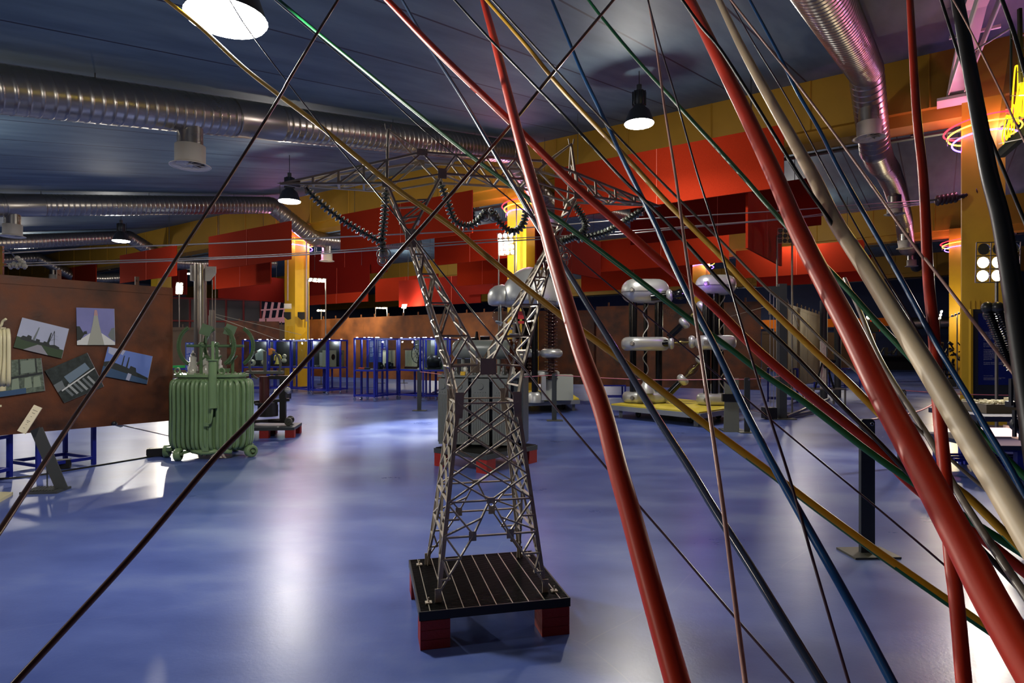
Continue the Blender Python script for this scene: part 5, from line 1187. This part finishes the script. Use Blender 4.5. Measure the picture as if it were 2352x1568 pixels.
# ---- floodlight stands
def flood(label, px, py_top, d, cols, rows, tilt, yaw=0., lit=True, two=True, s=.115, pole_to=None, target=None, W=0, col=(1,.86,.6)):
    x, z = Xp(px,d), Z(py_top,d); T = thing('floodlight_stand', label, 'floodlight', (x, d, 0)); R = Matrix.Rotation(yaw,3,'Z')@Matrix.Rotation(tilt,3,'X'); c = Vector((0,0,z))
    wd, hd = cols*s, rows*s
    b = MB(); zb = z-hd/2*abs(math.cos(tilt))
    for sx in ((-wd/2, wd/2) if two else (0,)): q = R@Vector((sx,.03,0)); b.cyl((q.x,q.y,.0 if pole_to is None else pole_to), (q.x,q.y,z+.02), .022, n=10)
    b.build('pole', STEEL, T)
    b = MB()
    for i in range(cols+1): b.bar(c+R@Vector((-wd/2+i*s,0,-hd/2)), c+R@Vector((-wd/2+i*s,0,hd/2)), .012)
    for i in range(rows+1): b.bar(c+R@Vector((-wd/2,0,-hd/2+i*s)), c+R@Vector((wd/2,0,-hd/2+i*s)), .012)
    b.build('lamp_frame', STEEL, T)
    for i in range(cols):
        for j in range(rows):
            e = c+R@Vector((-wd/2+(i+.5)*s,0,-hd/2+(j+.5)*s)); n = R@Vector((0,-1,0))
            b = MB(); b.prof(e-n*.06, e+n*.01, [(0,.02),(.5,.04),(1,s*.44)], 14, False); bd = b.build('reflector', CHROME, T)
            b = MB(); b.prof(e+n*.0, e+n*.008, [(0,s*.40),(1,s*.36)], 14); on = lit if isinstance(lit, bool) else lit[(j*cols+i) % len(lit)]; b.build('lens', FLOODW if on else mat('unlit_lens',(120,116,100),.1,.6), bd)
    b = MB(); b.cyl((0,0,0),(0,0,.02),.18,n=16); b.build('foot', DSTEEL, T)
    if W:
        n = R@Vector((0,-1,0)); p = Vector(T.location)+c+n*.12; light('SPOT', 'flood_light', p, W, col, .10, target or p+n*5, math.radians(110), .6)
    return T
flood('lit floodlight panel on two poles before the middle yellow column', 1163, 560, 17.6, 3, 4, .35, -.35, s=.16, W=900, target=P(1085,600,26))
flood('unlit floodlight panel on two poles beside the twin generator', 1803, 541, 14.6, 3, 3, .25, -.1, lit=False, s=.115)
flood('lit floodlights on two poles right of the left yellow column', 728, 643, 21.5, 4, 2, 1.25, .5, s=.15, W=500, target=P(900,640,28))
flood('small lit floodlight low right of the left yellow column', 738, 713, 27, 3, 1, .9, .5, two=False, s=.13)
flood('small lit floodlight cluster above the long rusty board', 876, 707, 28, 4, 1, 1.1, .3, s=.13, W=300, target=P(1010,680,30))
flood('single bright floodlight above the long rusty board, left of pylon leg', 928, 703, 28, 2, 2, .7, .5, two=False, s=.12, W=300, target=P(1000,650,31))
flood('lit floodlight on one pole left of the steel mast', 412, 662, 24, 2, 4, .4, .6, two=False, s=.12, W=300, target=P(330,590,30))
light('SPOT', 'flood_light', P(412,655,23.8), 5200, (1,.94,.82), .12, (-.25,3.6,1.5), math.radians(13), .5)
flood('large floodlight panel with two lit lamps before the right blue board', 2292, 602, 8.8, 3, 3, .05, -.15, lit=[True,True,True,True,True,True,False,False,False], two=False, s=.19, W=260, target=(3.5,6,0), col=(1,.93,.8))
flood('small star bright floodlight pole behind the near vertical red pipe', 2160, 723, 22, 1, 3, .3, .2, two=False, s=.12, W=150, target=P(2100,860,18))
flood('small floodlight on a pole lighting the far yellow column', 2199, 722, 24, 1, 4, 1.2, 1.6, lit=True, two=False, s=.14)
light('POINT', 'flood_light', P(2209,722,24.6), 60, (1,.75,.3), .08)
# working spots that the floodlights throw on the exhibits and on the floor
light('SPOT', 'flood_light', P(1163,548,17.4), 6500, (1,.95,.85), .1, G(950,985), math.radians(24), .8)
light('SPOT', 'flood_light', P(412,655,23.9), 900, (1,.9,.75), .08, (-4.2,8.6,.8), math.radians(30), .6)

# ---- lattice column / hoist mast by the receding board
g = G(1796,962); T = thing('hoist_mast', 'dark square mast with pulley and wires beside the receding board', 'mast', (g.x,g.y,0))
zt = Z(652,g.y); b = MB(); b.box((0,0,zt/2),(.16,.14,zt)); b.build('square_tube', GUN, T)
b = MB(); b.box((0,0,.01),(.5,.36,.02)); b.build('foot_plate', mat('plate_steel'), T)
b = MB(); b.prism([(-.3,-.06,zt-.06),(-.08,-.06,zt-.06),(-.08,-.06,zt-.30),(-.2,-.06,zt-.24)], (0,.1,0)); b.build('bracket', GUN, T)
b = MB()
for x in (-.26,-.18): b.cyl((x,0,.1),(x,0,zt-.2),.006,n=6)
b.bar((-.2,0,zt-.45),(-1.6,.3,zt-.85),.01); b.bar((.1,0,zt-.3),(.6,.5,zt-.9),.01); b.tube(smooth_path([(-.3,-.1,.1),(-.8,-.1,.2),(-1.2,.1,.05)],5),.012,6); b.build('wire', ROPE, T)
b = MB(); b.cyl((-.22,-.02,Z(722,g.y)),(-.22,-.02,Z(706,g.y)),.08,n=16); b.build('pulley_drum', CHROME, T)
b = MB(); b.box((-.3,-.05,.14),(.26,.22,.24)); b.build('winch', BLACK, T)
b = MB(); b.bar((.1,0,.05),(1.7,1.6,.05),.06); b.bar((.1,0,.05),(1.9,1.7,.3),.05); b.build('floor_beam', STEEL, T)
for px, d, lb in ((1892,18,'dark round mast at the far end of the receding board'),(1924,19.5,'dark far mast just left of the biggest red pipe')):
    g = fp(px,d); b = MB(); zt = Z(690 if px < 1900 else 712,d); b.cyl((g.x,g.y,0),(g.x,g.y,zt),.10,n=18); tag(b.build('round_mast', GUN), lb, 'mast')
g = G(1905,932); T = thing('test_bench', 'small steel wheeled bench with white slotted rack at right', 'bench', (g.x,g.y,0), .1)
b = MB()
for x in (-.45,.45):
    for y in (0,.5): b.box((x,y,.22),(.035,.035,.44))
for y in (0,.5): b.box((0,y,.45),(.94,.035,.035))
for x in (-.45,.45): b.box((x,.25,.45),(.035,.5,.035))
b.build('frame', mat('weathered_alu',(140,136,124),.4,.5), T)
b = MB(); b.box((-.05,.2,1.1),(.16,.04,1.3))
for k in range(6): b.box((-.05,.175,.6+k*.2),(.04,.01,.08))
b.build('slotted_rack', WHITEP, T)
b = MB(); b.box((.05,.15,1.1),(.2,.1,.16)); b.cyl((.1,.1,1.2),(.22,.1,1.2),.05); b.bar((-.35,.1,.45),(-.1,.15,1.2),.03); b.bar((.2,.1,.45),(.05,.1,.9),.04); b.build('apparatus', BLACK, T)
for k in range(2): b = MB(); b.prof((.14,.1,1.42-.3*k),(.20,.1,1.42-.3*k),[(0,.03),(.5,.05),(1,.03)],12); b.build('coil', mat('brass'), T)
trestle('blue tube trestle behind the hoist mast', G(1764,922), G(1832,924), .98, .5)
trestle('long blue trestle in the distance left of the biggest red pipe', G(1905,896), G(1975,892), .8, .6)
trestle('blue trestle under the dark board behind the twin generator', G(1383,918), G(1436,918), .45, .5)
b = MB(); p, q = P(1750,745,30), P(2085,738,33); b.bar(p, q, .3, .42); b.box(p+Vector((.7,0,-.35)), (.2,.2,.3)); b.box(q-Vector((2.2,0,.35)), (.8,.2,.3)); tag(b.build('crane_girder', mat('crane_orange',(232,126,20),.45)), 'orange crane girder in the distance at right', 'girder')
T = thing('machine_bench', 'long dark bench with machinery at the far wall on the right', 'bench', (Xp(2060,44),44,0), -.2)
b = MB(); b.box((0,0,.55),(6,1.2,.9)); b.box((0,-.3,1.06),(6.4,1.6,.12)); b.build('bench', mat('bench_black',(22,22,24),.5), T)
b = MB(); rnd = random.Random(5)
for k in range(14): b.box((-2.8+k*.42,0,1.2+rnd.random()*.2),(.3*rnd.random()+.1,.3,.3+rnd.random()*.5)); b.cyl((-2.8+k*.42,-.2,1.3),(-2.6+k*.42,-.2,1.3+rnd.random()*.4),.06)
b.build('machinery', mat('dull_machine',(96,94,84),.4,.5), T)
T = thing('engine_stand', 'dark tangle of engine parts against far yellow column at right', 'engine', (Xp(2176,25.5),25.5,0))
b = MB(); rnd = random.Random(9)
for k in range(40): p = Vector((rnd.uniform(-.35,.35),rnd.uniform(-.2,.2),rnd.uniform(.3,1.9))); q = p+Vector((rnd.uniform(-.2,.2),rnd.uniform(-.1,.1),rnd.uniform(-.2,.2))); b.cyl(p, q, rnd.uniform(.02,.07), n=8)
b.build('castings', mat('oily_black'), T); b = MB(); b.box((0,0,.15),(.8,.5,.3)); b.build('base', GUN, T)
T = thing('signal_lamp', 'small red and black lamp box in the distance behind the pipes', 'lamp', P(2000,742,26))
b = MB(); b.box((.0,0,-.1),(.5,.3,.55)); b.build('box', BLACK, T); b = MB(); b.box((.1,-.16,.1),(.4,.02,.08)); b.box((.28,-.16,-.1),(.04,.02,.5)); b.build('red_frame', RED, T); b = MB(); b.ball((-.2,-.2,.25),.09); b.build('bulb', FLOODW, T)

# ---- right hand side: info board, neon sign, insulator trio, blue table
bc = Vector((Xp(2296,11.9), 11.9, 0))
T = text_panel('info_board', 'tall dark board with blue English text panel by the right column', (bc.x, bc.y, 1.42), 1.02, 1.75, [], rz=-.12, m=mat('board_grey',(54,60,66),.6), seed=2)
tp = MB(); tp.box((.02,-.014,.10),(.82,.012,1.38)); tpo = tp.build('blue_sheet', mat('sheet_blue',(24,44,132),.5), T)
def font(txt, size, loc, parent, m, align='LEFT'):
    cu = bpy.data.curves.new('lettering', 'FONT'); cu.body = txt; cu.size = size; cu.extrude = .0006; cu.align_x = align; cu.space_line = .95
    t_ = bpy.data.objects.new('t', cu); C.objects.link(t_); bpy.context.view_layer.update()
    me = bpy.data.meshes.new_from_object(t_.evaluated_get(bpy.context.evaluated_depsgraph_get())); bpy.data.objects.remove(t_)
    me.materials.clear(); me.materials.append(m); o = bpy.data.objects.new('lettering', me); C.objects.link(o); o.parent = parent; o.location = loc; o.rotation_euler = (PI/2,0,0); return o
INK = mat('white_print',(214,218,232),.5)
font('Section 6', .028, (-.30,-.022,.68), T, INK); font('Electronics', .050, (-.06,-.022,.61), T, INK)
tx = "From vacuum valves to silicon,\nthere was a new industry\nTubes and transistors of\nlaboratories ... the first radio\nbroadcasts. Testing in the\nreactors.\n\nDischarge lamps of the street,\nfirst used mainly in and outdoors,\nby used domestic in the screens.\n\nTransistors and microelectronics,\nintegrated circuits in electrical\ncomputing systems. Most of the\npowered by systems are smaller\ncommunication sectors. Towards the\ncentury personal computers are in\ngeneral use.\n\nAt home electronics makes an ever\nappliance, from TV, video to alarm."
font(tx, .0325, (-.30,-.022,.42), T, INK)
font("This section includes:\n\nTelevision and personal a Transformers, Lamps,\nSystems Radio-electronic Lighting, The\nCommunication century", .020, (-.30,-.022,-.42), T, INK)
b = MB(); b.box((-.53,-.03,0),(.04,.07,1.75)); b.build('yellow_edge', YEL, T)
b = MB(); b.box((0,.0,-.9),(1.02,.03,.1)); b.box((-.4,.05,-1.15),(.06,.2,.55)); b.box((.4,.05,-1.15),(.06,.2,.55)); b.build('foot', mat('board_grey'), T)
# neon sign box
d = 6.6
T = thing('neon_sign', 'clear box sign of bent yellow neon tubes at the right edge', 'neon sign', P(2330,230,d))
o = Vector(T.location)
b = MB(); q0, q1, q2, q3 = P(2292,350,7.0), P(2287,322,7.0), P(2326,85,6.6), P(2420,20,5.6)
b.prism([P(2290,350,7)-o, P(2288,318,7)-o, P(2322,88,6.6)-o, P(2480,40,5.2)-o, P(2480,190,5.2)-o], (.16,.10,0)); b.build('acrylic_box', GLASS, T)
rnd = random.Random(3); NY = glow('neon_yellow', (255,190,20), 3.2)
b = MB()
for k in range(11):
    u = k/10; x = 2300+u*70; dd_ = 6.95-u*1.0; yb = 338-u*130+rnd.uniform(-14,10); yt = yb-60-rnd.uniform(10,90)
    if k in (0,1): yt = 262
    pts = [P(x, yb, dd_), P(x-3, yb-18, dd_), P(x+4, yt+16, dd_), P(x+8, yt, dd_), P(x+12, yt+14, dd_), P(x+9, yb-14, dd_)]
    b.tube(smooth_path([p-o+Vector((.05,.03,0)) for p in pts],4), .007, 6)
b.build('neon_tube', NY, T)
b = MB(); b.bar(P(2300,352,7)-o, P(2500,175,5.2)-o, .06, .1); b.bar(P(2345,190,6.3)-o, P(2342,20,6.3)-o, .03); b.build('black_rail', mat('matt_black',(12,12,12),.9), T)
b = MB()
for k in range(5): b.bar(P(2294+k*14,330-k*55,6.9-k*.15)-o, P(2350+k*10,318-k*50,6.2-k*.15)-o, .008)
b.build('support_bar', STEEL, T)
light('POINT', 'neon_light', P(2335,220,6.3), 40, (1,.75,.1), .15)
b = MB(); b.tube(smooth_path([P(2322,230,7),P(2322,70,7),P(2316,68,7.1),P(2240,115,8.5)],6),.012,6); tag(b.build('conduit', DSTEEL), 'thin conduit rising from the neon sign to the ceiling', 'conduit')
# blue table with model landscape, light box below
zT = .86; dT = 7.6
T = thing('blue_table', 'dark blue steel table at right with glowing inset panel', 'table', (Xp(2330,dT), dT, 0), -.08)
b = MB(); b.box((.1,0,Z(952,dT)),(1.6,1.1,.06)); b.box((.1,0,Z(1012,dT)),(1.7,1.2,.05)); b.build('frame', NAVY, T)
b = MB(); b.box((.06,-.3,Z(985,dT)),(1.4,.6,.03)); b.build('glowing_panel', mat('opal_panel',(236,196,190),.4, emit=((255,214,204),1.4)), T)
for x in (-.62,-.30,.9):
    for y in (-.5,.5): b = MB(); b.box((x,y,Z(1012,dT)/2),(.07,.07,Z(1012,dT))); b.build('leg', BPAINT, T)
b = MB()
for k in range(6): b.box((.1,-.5+k*.2,.12),(1.5,.04,.04))
b.box((.1,-.5,.35),(1.5,.04,.05)); b.build('bottom_rail', BPAINT, T)
b = MB(); b.box((.35,-.2,.42),(.7,.5,.02)); b.box((.3,-.2,.55),(.8,.5,.05)); b.build('white_tray', WHITEP, T)
m = MB(); zM = Z(952,dT)+.03; c0 = Vector((Xp(2290,dT), dT, zM))
T = thing('terrain_model', 'grey boxed relief model with small white pieces on the blue table', 'model', c0, -.05)
b = MB(); b.box((.02,.1,.055),(.50,.5,.11)); b.build('box', mat('model_grey',(120,110,96),.6), T)
b = MB(); rnd = random.Random(11)
for k in range(60): b.box((rnd.uniform(-.2,.24),rnd.uniform(-.12,.32),.12),(rnd.uniform(.02,.06),.03,rnd.uniform(.012,.04)),rz=rnd.uniform(0,3))
b.box((.22,.1,.14),(.08,.08,.07)); b.build('relief_pieces', mat('chalk',(206,200,172),.6), T)
# insulator trio on black switch
dI = 5.6
T = thing('oil_circuit_breaker', 'black breaker with three leaning ribbed insulators at right edge', 'circuit breaker', (Xp(2345,dI), dI, 0)); o = Vector(T.location)
for k, (xt, yt, xb, yb, dz) in enumerate(((2272,722,2326,850,.12),(2268,706,2318,840,.0),(2291,706,2352,850,-.05))):
    p, q = P(xb,yb,dI+dz)-o, P(xt,yt,dI+dz)-o; n = 26; pr = []
    for i in range(n): pr += [(i/n,.03),(i/n+.35/n,.045),(i/n+.6/n,.03)]
    pr += [(1,.03)]; b = MB(); b.prof(p, q, pr, 18); ins = b.build('ribbed_insulator', BLKG, T); b = MB(); b.ball(q, .052, 18); b.build('ball_cap', mat('dark_ball',(70,68,66),.3,.5), ins)
b = MB(); b.off = o; b.box(P(2398,895,dI), (.44,.14,.30)); b.box(P(2402,975,dI), (.40,.12,.30)); b.bar(P(2318,928,dI), P(2460,922,dI), .10, .05); b.box(P(2410,1050,dI), (.32,.12,.3))
for k in range(9): b.box(P(2322+k*17,900,dI-.08), (.02,.03,.24)); b.box(P(2330+k*16,972,dI-.07), (.02,.03,.24))
b.build('breaker_box', mat('breaker_black',(30,32,36),.4), T)
b = MB(); b.off = o
for x, y in ((2335,975),(2350,985)): wheel(b, P(x,y,dI-.05), .055, .05, (0,1,0))
b.build('roller', DSTEEL, T); b = MB(); b.off = o; b.box((P(2425,0,dI).x,dI+.02,.25),(.3,.12,.5)); b.build('pedestal', NAVY, T)

# ---- column fittings and glazed gallery far left
for px, d, lb in ((659,24.7,'left black wall speaker on the left yellow column'),(691,24.6,'right black wall speaker on the left yellow column')):
    b = MB(); c = P(px,725,d); b.prism([c+Vector((-.13,0,.15)),c+Vector((.13,0,.15)),c+Vector((.13,0,-.12)),c+Vector((.02,0,-.16)),c+Vector((-.13,0,-.04))],(0,.12,0)); tag(b.build('wall_speaker', BLACK), lb, 'speaker')
b = MB(); c = P(661,703,24.6); b.box(c,(.27,.1,.2)); b.box(c-Vector((0,.06,0)),(.22,.02,.14)); tag(b.build('junction_box', WHITEP), 'white junction box above the speakers on the left column', 'junction box')
b = MB(); b.tube([P(661,690,24.6),P(661,560,24.8),P(663,532,24.8),P(712,520,24.6)],.03,6); b.tube([P(704,738,25),P(704,545,25),P(706,528,25),P(724,526,24.8)],.03,6); tag(b.build('conduit', mat('pink_grey_pipe',(176,150,150),.5)), 'pale conduits climbing the left yellow column', 'conduit')
b = MB(); b.tube([P(1186,470,18.4),P(1186,700,18.4)],.02,6); b.tube([P(1236,480,18.6),P(1236,700,18.6)],.03,6); tag(b.build('conduit', mat('pink_grey_pipe')), 'pale conduits on the middle yellow column', 'conduit')
gl = thing('window_1', 'dark far glazing with red mullions at left', 'window'); gl['kind'] = 'structure'; del gl['category']; del gl['label']
b = MB(); p, q = P(395,0,37), P(600,0,39); zz = Z(687,38)
b.prism([Vector((p.x,p.y,.5)),Vector((q.x,q.y,.5)),Vector((q.x,q.y,zz)),Vector((p.x,p.y,zz))],(0,.1,0)); b.build('glass_pane', mat('smoky_glazing',(56,54,62),.25), gl)
b = MB()
for k in range(6): c = p+(q-p)*k/5; b.box((c.x,c.y-.08,zz/2),(.09,.08,zz))
for z in (zz, Z(738,38)): b.bar(Vector((p.x,p.y-.1,z)),Vector((q.x,q.y-.1,z)),.09)
b.build('red_frame', mat('mullion_red',(128,26,30),.5), gl)
b = MB(); 
for k in range(4): b.bar(P(604+k*15,736,34), P(612+k*15,694,34), .10)
b.bar(P(600,712,34), P(655,709,34), .08); b.bar(P(598,738,34), P(662,734,34), .3); struct(b.build('window_2', mat('mullion_pink',(206,150,160),.5)))
